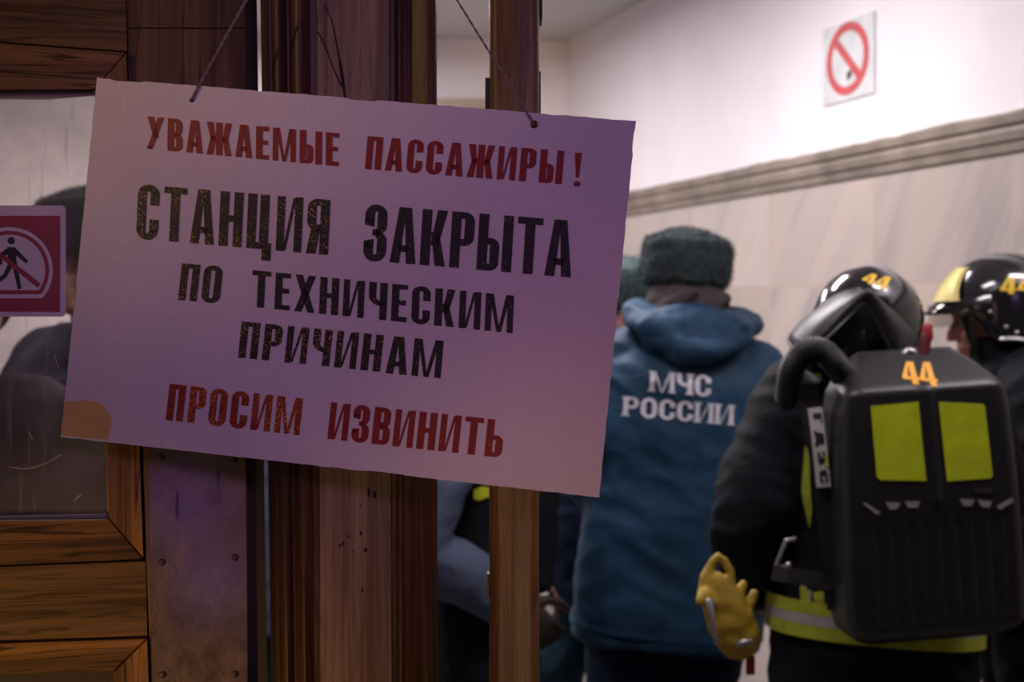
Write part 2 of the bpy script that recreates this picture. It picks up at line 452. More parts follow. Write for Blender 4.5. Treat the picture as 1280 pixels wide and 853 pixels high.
def visor():
    m, nt, b = new_mat('clear visor')
    b.inputs['Transmission Weight'].default_value = 1; b.inputs['Roughness'].default_value = .05; b.inputs['IOR'].default_value = 1.1
    b.inputs['Base Color'].default_value = (.75, .73, .7, 1); return m
M['visor'] = visor()

# ------------------------------------------------------------------ letter shapes
def rect(x0, y0, x1, y1): return [(x0, y0), (x1, y0), (x1, y1), (x0, y1)]
def para(b0, b1, y0, t0, t1, y1): return [(b0, y0), (b1, y0), (t1, y1), (t0, y1)]
def ring_pts(x0, y0, x1, y1, r, n=8):
    """rounded rectangle, counter-clockwise from the right side's middle"""
    P = [(x1, (y0 + y1) / 2)]
    for cx, cy, a0 in ((x1 - r, y1 - r, 0), (x0 + r, y1 - r, 90), (x0 + r, y0 + r, 180), (x1 - r, y0 + r, 270)):
        for k in range(n + 1):
            a = R(a0 + 90 * k / n); P.append((cx + r * math.cos(a), cy + r * math.sin(a)))
    P.append(P[0]); return P
def strip(o, i): return [[o[k], o[k + 1], i[k + 1], i[k]] for k in range(len(o) - 1)]
def ringq(x0, y0, x1, y1, s, h, a=0, b=None):
    r = (x1 - x0) / 2 * .98; o = ring_pts(x0, y0, x1, y1, min(r, (y1 - y0) / 2))
    i = ring_pts(x0 + s, y0 + h, x1 - s, y1 - h, min(max((x1 - x0) / 2 - s, .012), max((y1 - y0) / 2 - h, .012)))
    b = len(o) if b is None else b
    return strip(o[a:b], i[a:b])
def bowl(x0, y0, x1, y1, s, h):
    """D shape open to the left"""
    r = min((x1 - x0) * .75, (y1 - y0) / 2); ri = max(.01, r - s)
    def half(xl, yb, xr, yt, rr):
        rr = min(rr, (yt - yb) / 2); P = [(xl, yt)]
        for c, a0 in (((xr - rr, yt - rr), 90), ((xr - rr, yb + rr), 0)):
            for k in range(9):
                a = R(a0 - 90 * k / 8); P.append((c[0] + rr * math.cos(a), c[1] + rr * math.sin(a)))
        P.append((xl, yb)); return P
    return strip(half(x0, y0, x1, y1, r), half(x0, y0 + h, x1 - s, y1 - h, ri))
WID = {'У': .44, 'В': .40, 'А': .44, 'Ж': .66, 'Е': .34, 'М': .60, 'Ы': .58, 'П': .41, 'С': .40, 'И': .46, 'Р': .39, '!': .16,
       'Т': .42, 'Н': .42, 'Ц': .45, 'Я': .40, 'З': .39, 'К': .43, 'О': .41, 'Х': .45, 'Ч': .40, 'Ь': .39, '4': .52, 'Г': .34, 'Д': .46}
def glyph(c, s=.155, h=.125, wk=1.0, serif=0.0):
    w_ = WID[c] * wk; L = rect(0, 0, s, 1); Rr = rect(w_ - s, 0, w_, 1); g = []
    stems = []
    if c == 'П': g = [L, Rr, rect(s, 1 - h, w_ - s, 1)]
    elif c == 'Н': g = [L, Rr, rect(s, .45, w_ - s, .45 + h)]
    elif c == 'Г': g = [L, rect(s, 1 - h, w_, 1)]
    elif c == 'Т': g = [rect(0, 1 - h, w_, 1), rect(w_ / 2 - s / 2, 0, w_ / 2 + s / 2, 1 - h)]
    elif c == 'Е': g = [L, rect(s, 1 - h, w_, 1), rect(s, 0, w_, h), rect(s, .45, w_ * .92, .45 + h)]
    elif c == 'И':
        s *= .86; g = [rect(0, 0, s, 1), rect(w_ - s, 0, w_, 1), para(s - .02, s + .035, .02, w_ - s - .035, w_ - s + .02, .98)]; stems = [0, w_ - s]
    elif c == 'М':
        s *= .82; m_ = w_ / 2; g = [rect(0, 0, s, 1), rect(w_ - s, 0, w_, 1), para(m_ - .05, m_ + .02, .0, s - .05, s + .035, 1), para(m_ - .02, m_ + .05, .0, w_ - s - .035, w_ - s + .05, 1)]; stems = [0, w_ - s]
    elif c == 'А':
        m_ = w_ / 2; g = [para(0, s * .98, 0, m_ - .105, m_ + .015, 1), para(w_ - s * .98, w_, 0, m_ - .015, m_ + .105, 1), rect(s * .8, .2, w_ - s * .8, .2 + h)]
    elif c == 'Д':
        g = [para(.06, .06 + s, h, .12, .12 + s * .9, 1), rect(w_ - s - .05, h, w_ - .05, 1), rect(.12, 1 - h, w_ - .05, 1), rect(0, 0, w_, h), rect(0, -.15, .1, 0), rect(w_ - .1, -.15, w_, 0)]
    elif c == 'О': g = ringq(0, -.01, w_, 1.01, s, h)
    elif c == 'С':
        g = ringq(0, -.01, w_, 1.01, s, h, 1, 37) ; g += [[(w_ - s, .63), (w_, .63), (w_, .81), (w_ - .012, .86), (w_ - s, .88)], [(w_ - s, .37), (w_, .37), (w_, .19), (w_ - .012, .14), (w_ - s, .12)]]
        g = [q for q in g]
    elif c == 'Р': g = [L] + bowl(s, .40, w_, 1, s, h); stems = [0]
    elif c == 'Ь': g = [L] + bowl(s, 0, w_, .58, s, h)
    elif c == 'Ы': g = [L] + bowl(s, 0, w_ - s - .055, .58, s * .92, h) + [Rr]
    elif c == 'В': g = [L] + bowl(s, .47, w_ * .97, 1, s, h) + bowl(s, 0, w_, .53, s, h)
    elif c == 'Я':
        g = [Rr] + [[(w_ - x, y) for x, y in q] for q in bowl(s, .42, w_, 1, s, h)] + [para(0, s * 1.05, 0, w_ - s - .16, w_ - s, .45)]
    elif c == 'З':
        def mir(q): return [(w_ - x, y) for x, y in q]
        up = ringq(0, .46, w_ * .97, 1.01, s, h); lo = ringq(0, -.01, w_, .54, s, h)
        def keep(qs, test): return [q for q in qs if test(sum(p[0] for p in q) / 4, sum(p[1] for p in q) / 4)]
        g = keep(up, lambda x, y: not (x < w_ * .5 and y < .72)) + keep(lo, lambda x, y: not (x < w_ * .5 and y > .28))
        g += [rect(0, .68, s, .76), rect(0, .24, s, .32), rect(w_ * .36, .455, w_ * .62, .565)]
    elif c == 'К': g = [L, para(w_ - s * 1.05, w_, 0, s, s + .13, .60), para(s, s + .13, .36, w_ - s * 1.05, w_, 1)]
    elif c == 'Ж':
        m_ = w_ / 2; g = [rect(m_ - s / 2, 0, m_ + s / 2, 1)]
        for a, b in ((0, m_ - s / 2), (w_, m_ + s / 2)):
            d = 1 if a < b else -1
            g += [para(min(a, a + d * s), max(a, a + d * s), 0, min(b, b - d * .13), max(b, b - d * .13), .58),
                  para(min(b, b - d * .13), max(b, b - d * .13), .42, min(a, a + d * s), max(a, a + d * s), 1)]
    elif c == 'Х': g = [para(0, s, 0, w_ - s, w_, 1), para(w_ - s, w_, 0, 0, s, 1)]
    elif c == 'У':
        g = [para(.0, .14, 0, w_ - s * .95, w_, 1), para(w_ * .36, w_ * .36 + .15, .36, 0, s, 1), rect(.0, 0, .12, .10)]
    elif c == 'Ч':
        g = [Rr] + [q for q in ringq(0, .38, w_ + .1, 1.3, s, h) if sum(p[1] for p in q) / 4 < .70 and sum(p[0] for p in q) / 4 < w_ - s * .4] + [rect(0, .6, s, 1)]; stems = [w_ - s]
    elif c == 'Ц': g = [L, rect(w_ - s - .06, 0, w_ - .06, 1), rect(s, 0, w_ - s - .06, h), rect(w_ - s, -.2, w_, h)]
    elif c == '!': g = [para(.045, .115, .27, 0.0, .16, 1), [(.08 + .08 * math.cos(R(a)), .08 + .08 * math.sin(R(a))) for a in range(0, 360, 30)]]
    elif c == '4': g = [rect(w_ * .52, 0, w_ * .52 + s, 1), rect(0, .2, w_, .2 + h), para(0, s * .9, .2 + h, w_ * .46, w_ * .56, 1)]
    if serif:
        for x in stems: g += [rect(x - serif, 0, x + s + serif, h * .55), rect(x - serif, 1 - h * .55, x + s + serif, 1)]
    return g, w_
def text_polys(txt, gap=.085, **kw):
    x = 0; out = []
    for ch in txt:
        if ch == ' ': x += .4; continue
        g, w_ = glyph(ch, **kw)
        out += [[(px + x, py) for px, py in q] for q in g]; x += w_ + gap
    return out, x - gap
def quad_map(polys, width, TL, TR, BR, BL):
    f = lambda u, v: tuple((1 - v) * ((1 - u) * BL[k] + u * BR[k]) + v * ((1 - u) * TL[k] + u * TR[k]) for k in (0, 1))
    return [[f(x / width, y) for x, y in q] for q in polys]
def circle(cx, cy, r, n=28, ry=None): return [(cx + r * math.cos(2 * math.pi * k / n), cy + (ry or r) * math.sin(2 * math.pi * k / n)) for k in range(n)]
def add_poly_plate(bm, polys, f, vec):
    """flat shapes (2-D outlines) mapped by f to space and thickened by vec"""
    for q in polys:
        try: add_prism(bm, [f(*p) for p in q], vec)
        except ValueError: pass

# ================================================================== the hall
def struct(name, bm, m, parent=None, **kw):
    o = obj(name, bm, m, parent, **kw)
    o['kind'] = 'structure'; return o
Y0, Y1 = 1.55, 9.2           # along the right-hand wall
CEIL = EYE + 1.477
XL = -3.6                    # left-hand wall, same axes as WALLX
bm = BM(); add_prism(bm, [wl(Y0 - 3.2, 0), E_ * XL + D_ * (Y0 - 3.2), E_ * XL + D_ * Y1, wl(Y1, 0)], Vector((0, 0, -.1))); struct('floor', bm, M['floor'])
bm = BM(); add_prism(bm, [wl(Y0, CEIL), E_ * XL + D_ * Y0 + UP * CEIL, E_ * XL + D_ * Y1 + UP * CEIL, wl(Y1, CEIL)], Vector((0, 0, .1))); struct('ceiling', bm, M['ceiling'])
bm = BM(); add_prism(bm, [wl(Y0, 0), wl(Y1, 0), wl(Y1, CEIL), wl(Y0, CEIL)], E_ * .2); struct('wall_right', bm, M['plaster'])
bm = BM(); add_prism(bm, [E_ * XL + D_ * Y0, E_ * XL + D_ * Y1, E_ * XL + D_ * Y1 + UP * CEIL, E_ * XL + D_ * Y0 + UP * CEIL], -E_ * .2); struct('wall_left', bm, M['plaster'])
# marble facing below the cornice
bm = BM(); add_prism(bm, [wl(Y0, 0), wl(Y1, 0), wl(Y1, 2.085), wl(Y0, 2.085)], -E_ * .022); struct('wall_facing_right', bm, M['marble'])
# cornice with a chipped upper edge
bm = BM()
prof = [(0.0, 2.05), (.034, 2.05), (.040, 2.075), (.050, 2.082), (.056, 2.105), (.050, 2.118), (.062, 2.128), (.066, 2.150), (.058, 2.160), (0.0, 2.166)]
rings = []; nY = 150
for i in range(nY + 1):
    y = Y0 + (Y1 - Y0) * i / nY
    chip = .011 * max(0, noise.noise(Vector((y * 2.3, 4.0, 0))) * 1.8) + .005 * noise.noise(Vector((y * 11, 1.0, 0)))
    rings.append([wl(y, z + (chip if k >= 7 else 0), o) for k, (o, z) in enumerate(prof)])
add_rings(bm, rings); struct('trim_1', bm, M['cornice'], smooth=True, angle=25)
# back wall, seen through the gaps
B0 = at(328, 43, 1.477 * F / 342); B1 = at(713, 52, 1.477 * F / 333)
bd = (B1 - B0); bd.z = 0; bd.normalize(); bn = Vector((-bd.y, bd.x, 0))
b0 = B0 - bd * 4.5; b1 = B1 + bd * .15
bm = BM(); add_prism(bm, [Vector((b0.x, b0.y, 0)), Vector((b1.x, b1.y, 0)), Vector((b1.x, b1.y, CEIL)), Vector((b0.x, b0.y, CEIL))], bn * .2); struct('wall_back', bm, M['plaster'])
def bp(px, py, off=0.0): return on_plane(px, py, bn, bn.dot(B1) - off)
bm = BM()
for q in ([(478, 122), (640, 123), (640, 136), (478, 135)], [(478, 135), (500, 135), (500, 740), (478, 740)], [(618, 136), (640, 136), (640, 740), (618, 740)]):
    add_prism(bm, [bp(x, y, .05) for x, y in q], bn * .05)
struct('trim_2', bm, M['tan'])
bm = BM(); add_prism(bm, [bp(x, y, .02) for x, y in [(500, 135), (618, 136), (618, 740), (500, 740)]], bn * .02); struct('door_1', bm, M['tan'])
# lintel over the doorway
bm = BM(); add_prism(bm, [E_ * XL + D_ * 1.60 + UP * 2.62, E_ * WALLX + D_ * 1.60 + UP * 2.62, E_ * WALLX + D_ * 1.60 + UP * 3.2, E_ * XL + D_ * 1.60 + UP * 3.2], D_ * .2); struct('wall_front', bm, M['plaster'])

# no-smoking sign on the plaster
def WALLSIGN():
    c = wp(1063, 74); t = thing('no_smoking_sign', 'square white no smoking sign with red ring on white plaster wall', 'sign', c)
    y0, y1 = D_.dot(wp(1031, 83)), D_.dot(wp(1095, 66)); z1 = 2.612; z0 = 2.332
    W, H = abs(y0 - y1), z1 - z0
    f = lambda off: (lambda u, v: wl(y0 + (y1 - y0) * u / W, z0 + v, off))
    bm = BM(); add_prism(bm, [f(.001)(*p) for p in rect(0, 0, W, H)], -E_ * .007); obj('plate', bm, M['sign_white'], t)
    bm = BM(); cx, cy = W * .5, H * .52; ro, ri = .128, .098
    a, b = circle(cx, cy, ro * 1.12, 40, ro), circle(cx, cy, ri * 1.12, 40, ri)
    add_poly_plate(bm, strip(a + a[:1], b + b[:1]), f(.008), -E_ * .002)
    q = R(-42); d = (math.cos(q), math.sin(q)); n = (-d[1] * .016, d[0] * .016)
    add_poly_plate(bm, [[(cx - d[0] * ri * 1.1 + n[0], cy - d[1] * ri * 1.1 + n[1]), (cx - d[0] * ri * 1.1 - n[0], cy - d[1] * ri * 1.1 - n[1]), (cx + d[0] * ri * 1.1 - n[0], cy + d[1] * ri * 1.1 - n[1]), (cx + d[0] * ri * 1.1 + n[0], cy + d[1] * ri * 1.1 + n[1])]], f(.0085), -E_ * .002)
    obj('ring', bm, M['sign_red'], t)
    bm = BM()
    add_poly_plate(bm, [[(cx - .005, cy - .078), (cx + .028, cy - .066), (cx + .026, cy - .04), (cx - .004, cy - .05)]], f(.008), -E_ * .001)
    obj('cigarette', bm, M['ink'], t)
WALLSIGN()

# ================================================================== the doors
def door_board(name, px, t, thick, m, parent, bevel=.0015):
    bm = BM(); add_prism(bm, [dp(x, y, t) for x, y in px], D_ * thick)
    return obj(name, bm, m, parent, bevel=bevel)
def LEFT_LEAF():
    base = dp(60, 385, 0); base.z = 0
    t = thing('door_leaf', 'closed brown oak door leaf with dirty glass pane at left', 'door', base)
    door_board('stile', [(160, 36), (306, 36), (311, 853), (318, 2130), (236, 2130), (189, 853), (183, 700), (160, 66)], 0, .045, M['oak_v'], t)
    door_board('stile', [(143, -400), (300, -400), (306, 34.5), (160, 34.5)], 0, .045, M['oak_v'], t)
    door_board('stile_edge', [(304, -400), (316, -400), (321, 0), (334, 853), (348, 2130), (312, 2130), (309, 853), (304, 36)], -.016, .03, M['edge'], t)
    door_board('rail', [(-250, -390), (142, -390), (158.5, 36), (158.5, 64), (0, 52), (-250, 34)], -.001, .042, M['oak_h'], t)
    door_board('rail', [(-250, 720), (0, 709), (182, 702), (184, 796), (0, 803), (-250, 813)], -.001, .042, M['oak_h'], t)
    door_board('rail', [(-250, 1655), (212, 1640), (235, 2130), (-250, 2130)], -.001, .042, M['oak_h'], t)
    door_board('bead', [(158, 66), (119, 112), (136.5, 648), (179, 697)], .006, .03, M['bead_v'], t, .003)
    door_board('bead', [(-250, 37), (0, 54), (156, 66), (118, 111), (-250, 113)], .005, .03, M['bead_h'], t, .003)
    door_board('bead', [(-250, 659), (0, 652), (136, 650), (178, 699), (0, 707), (-250, 717)], .005, .03, M['bead_h'], t, .003)
    door_board('bead', [(-250, 815), (0, 805), (182, 799), (141, 839), (0, 843), (-250, 848)], .005, .03, M['bead_h'], t, .003)
    door_board('bead', [(184, 800), (143, 841), (160, 1600), (211, 1638)], .006, .03, M['bead_v'], t, .003)
    door_board('lower_panel', [(-250, 845), (144, 838), (166, 1640), (-250, 1640)], -.022, .015, M['edge'], t)
    g = door_board('glass_pane', [(-250, 108), (124, 108), (142, 655), (-250, 665)], -.012, .004, M['glass'], t, 0)
    # putty line and deep scratches belong to the pane
    for q in ([(133, 560), (137, 560), (140, 647), (134, 643)], [(-250, 652), (136, 643), (138, 651), (-250, 660)], [(-250, 111), (120, 111), (121, 119), (60, 124), (-250, 122)]):
        bm = BM(); add_prism(bm, [dp(x, y, -.0105) for x, y in q], D_ * .003); obj('putty', bm, M['putty'], g)
    for path in ([(12, 584), (35, 586), (58, 579), (76, 569)], [(36, 540), (41, 551)], [(93, 626), (101, 619)], [(68, 444), (73, 459)]):
        pts = [dp(x, y, -.0105) for x, y in path]
        bm = BM(); add_tube(bm, catmull(pts, 4) if len(pts) > 2 else pts, .0007, 6); obj('scratch', bm, M['scratch'], g)
    for q in ([(128, -400), (303, -400), (312, 2130), (170, 2130)], [(-250, -400), (200, -400), (200, 100), (-250, 100)], [(-250, 676), (250, 676), (250, 2130), (-250, 2130)]):
        door_board('leak_blocker', q, -.033, .008, M['edge'], t, 0)  # unseen boards added to stop hall light leaking through the joints
    pl = door_board('kick_plate', [(184, 470), (306, 470), (309.5, 853), (314, 1700), (215, 1700), (190, 853)], .003, .003, M['plate'], t, .0006)
    for x, y in ((201.5, 571), (293, 575), (202.5, 703), (294, 697), (203.5, 843.5), (294, 843), (205, 1000), (297, 1000)):
        bm = BM(); c = dp(x, y, .003)
        M4 = Matrix.Translation(c) @ D_.to_track_quat('Z', 'Y').to_matrix().to_4x4() @ Matrix.Diagonal((1, 1, .4, 1))
        bmesh.ops.create_uvsphere(bm, u_segments=12, v_segments=8, radius=.0042, matrix=M4); obj('screw', bm, M['screw'], pl, smooth=True)
LEFT_LEAF()

def STICKER():
    t0 = -.010
    f = lambda lift: (lambda x, y: dp(x, y, t0 + lift))
    t = thing('no_entry_sign', 'dark red square sign with crossed out walking figure on door glass', 'sign', dp(12, 325, t0))
    bm = BM(); c = []
    x0, x1, yt, yb, r = -58, 82, 257, 396, 5
    for cx, cy, a0 in ((x1 - r, yt + r, -90), (x1 - r, yb - r, 0), (x0 + r, yb - r, 90), (x0 + r, yt + r, 180)):
        c += [(cx + r * math.cos(R(a0 + k * 18)), cy + r * math.sin(R(a0 + k * 18))) for k in range(6)]
    add_prism(bm, [f(.006)(*p) for p in c], D_ * .006); obj('plate', bm, M['plate_white'], t)
    bm = BM(); add_poly_plate(bm, [rect(-51, 270, 75, 390)], f(.0068), D_ * .0007); obj('red_field', bm, M['plate_red'], t)
    def seg(rr, flat):
        pts = []
        for k in range(61):
            a = 2 * math.pi * k / 60; x, y = 12 + rr * math.cos(a), 338 + rr * math.sin(a)
            pts.append((x, min(y, flat)))
        return pts
    bm = BM(); add_poly_plate(bm, strip(seg(54, 373), seg(49.5, 368)), f(.0074), D_ * .0006)
    add_poly_plate(bm, [seg(44.5, 363)[:-1]], f(.0074), D_ * .0006); obj('white_disc', bm, M['plate_white'], t)
    bm = BM()
    add_poly_plate(bm, [circle(14, 301, 4.6, 18)], f(.008), D_ * .0006)
    for q in ([(9, 309), (19, 309), (21, 330), (10, 332)], [(18, 309), (35, 326), (33, 330), (17, 317)], [(11, 309), (-2, 318), (2, 322), (12, 317)], [(-3, 317), (2, 319), (3, 331), (-1, 331)],
              [(15, 329), (21, 328), (27, 361), (22, 362)], [(10, 330), (17, 331), (8, 347), (-2, 354), (-4, 349), (4, 343)]):
        add_poly_plate(bm, [q], f(.008), D_ * .0006)
    obj('walking_figure', bm, M['ink'], t)
    bm = BM(); add_poly_plate(bm, [[(-28, 300), (-24, 296), (51, 355), (47, 360)]], f(.0086), D_ * .0006); obj('slash', bm, M['plate_red'], t)
STICKER()

def POST():
    T0 = .080
    root = thing('trim_3', None, None, (dp(440, 385, T0).x, dp(440, 385, T0).y + .02, 0), kind='structure')
    def sweep(name, top, bot, m, smooth=True):
        """profile [(px, t)] from the top of the door to the floor, leaning slightly"""
        bm = BM(); rings = []
        for y in (-420, -200, 0, 220, 430, 640, 853, 1300, 1700, 2060):
            u = y / 853
            ring = []
            for (xa, t), (xb, _) in zip(top, bot):
                x = xa + (xb - xa) * u
                q = dp(x, 385, t); z = EYE + (HOR - y) * q.y / F
                ring.append(Vector((q.x, q.y, z)))
            back = [ring[-1] + D_ * .06, ring[0] + D_ * .06]
            rings.append(ring + back)
        add_rings(bm, rings); return obj(name, bm, m, root, smooth=smooth, angle=35)
    def rnd(x0, x1, t, h, n=8): return [(x0 + (x1 - x0) * k / n, t + h * math.sin(math.pi * k / n)) for k in range(n + 1)]
    a = [(334, T0 - .02), (336, T0 - .006)] + rnd(338, 358, T0 - .006, .009) + rnd(361, 388, T0 - .006, .012) + [(395.5, T0 - .006)]
    sh = lambda pr, d0, d1, x0, x1: [(x + d0 + (d1 - d0) * (x - x0) / (x1 - x0), t) for x, t in pr]
    sweep('moulding', a, sh(a, 14, 4, 334, 395), M['post_dark'])
    b = [(396, T0 - .003), (397, T0), (486, T0), (487, T0 - .003)]
    sweep('face_board', b, sh(b, 4, 3, 396, 487), M['post'], False)
    c = [(488, T0 - .012), (492, T0 - .012)] + rnd(493, 505, T0 - .012, .005) + [(508, T0 - .012), (514, T0 - .016), (522, T0 - .010), (534, T0 - .004), (544, T0 - .006), (546, T0 - .014)]
    sweep('moulding', c, sh(c, 3, 1, 488, 546), M['post_dark'])
    fb = [o for o in root.children if o.name.startswith('face_board')][0]
    def crack(path, wds):
        bm = BM(); L = []; Rr = []
        pts = catmull([Vector((x, y, 0)) for x, y in path], 5); n = len(pts)
        for i, p in enumerate(pts):
            k = i / (n - 1) * (len(wds) - 1); a_ = int(min(k, len(wds) - 2)); w_ = wds[a_] + (wds[a_ + 1] - wds[a_]) * (k - a_)
            w_ *= .8 + .6 * noise.noise(Vector((p.x * .3, p.y * .3, 0)))
            q = dp(p.x - w_ / 2, p.y, T0 + .0004); L.append(q); q = dp(p.x + w_ / 2, p.y, T0 + .0004); Rr.append(q)
        for i in range(n - 1): add_prism(bm, [L[i], Rr[i], Rr[i + 1], L[i + 1]], D_ * .0008)
        obj('crack', bm, M['crack'], fb)
    crack([(399, 0), (411, 16), (418, 40), (422, 62), (427, 90), (432, 126)], [1, 1.2, 2, 2.5, 4.5, 3])
    crack([(397, 40), (404, 52), (411, 70), (418, 88), (425, 104), (429, 110)], [3, 2.4, 2, 1.6, 2.6, 3])
    bm = BM()
    for x, y, w_, h_ in ((463, 616, 2, 6), (470, 619, 2.2, 5), (453, 632, 1, 1), (427, 682, 2, 2), (431, 680, 1.5, 3), (438, 671, 1.4, 2), (453, 667, 1.6, 3), (459, 688, 2.2, 3.2), (443, 690, 1, 1.5), (455, 738, 1.2, 3), (467, 737, 1, 1)):
        add_prism(bm, [dp(x - 2 + a_, y + b_, T0 + .0004) for a_, b_ in circle(0, 0, w_, 10, h_)], D_ * .0008)
    obj('nail_hole', bm, M['crack'], fb)
    return T0
PT = POST()

def OPEN_LEAF():
    y0 = 1.60; c0 = at(643, 385, y0); w2 = 63.0 / F * y0 / 2
    t = thing('door_leaf', 'narrow upright wooden door edge right of the broad post', 'door', (c0.x, y0, 0))
    H = 2.42
    def slab(name, ya, yb, za, zb, m, half=w2, rnd=0):
        bm = BM()
        add_box(bm, (c0.x, (ya + yb) / 2, (za + zb) / 2), (half * 2, yb - ya, zb - za)); return obj(name, bm, m, t, bevel=rnd)
    # front stile with rounded arrises
    bm = BM(); prof = []
    r = .011
    for cx, a0 in ((w2 - r, -90), (-w2 + r, 180)):
        for k in range(7):
            a = R(a0 + (90 * k / 6)); prof.append((cx + r * math.cos(a), y0 + r + r * math.sin(a)))
    prof = prof[:7] + [(w2, y0 + .11), (-w2, y0 + .11)] + prof[7:]
    nz = 24
    add_rings(bm, [[Vector((c0.x + x + .0006 * noise.noise(Vector((x * 30, z * 5, 0))), y, z)) for x, y in prof] for z in [H * k / nz for k in range(nz + 1)]])
    obj('stile', bm, M['leaf'], t, smooth=True, angle=50)
    slab('stile', y0 + .70, y0 + .80, 0, H, M['leaf'], w2 * .9)
    slab('rail', y0 + .11, y0 + .70, H - .14, H, M['leaf'], w2 * .9)
    slab('rail', y0 + .11, y0 + .70, .86, 1.0, M['leaf'], w2 * .9)
    slab('rail', y0 + .11, y0 + .70, 0, .2, M['leaf'], w2 * .9)
    slab('lower_panel', y0 + .11, y0 + .70, .2, .86, M['edge'], .009)
    slab('glass_pane', y0 + .11, y0 + .70, 1.0, H - .14, M['glass'], .003)
    def strip_(name, px0, px1, py0, py1, m, dep=.05):
        a, b = at(px0, py0, y0 + .012), at(px1, py1, y0 + .012)
        bm = BM(); add_box(bm, ((a.x + b.x) / 2, y0 + .012 + dep / 2, (a.z + b.z) / 2), (abs(b.x - a.x), dep, abs(a.z - b.z))); obj(name, bm, m, t, bevel=.0007)
    strip_('hinge', 606.5, 613, 97, 180, M['black_rubber'])
    strip_('weather_strip', 673, 676, 89, 250, M['black_rubber'])
    strip_('weather_strip', 673, 678, -60, 22, M['black_rubber'])
    strip_('hinge', 608.5, 613, 718, 746, M['bead_v'], .02)
    for x, y in ((645, 662), (650, 702)):
        bm = BM(); add_ball(bm, at(x, y, y0), .0016, seg=10); obj('nail_head', bm, M['steel'], t)
OPEN_LEAF()

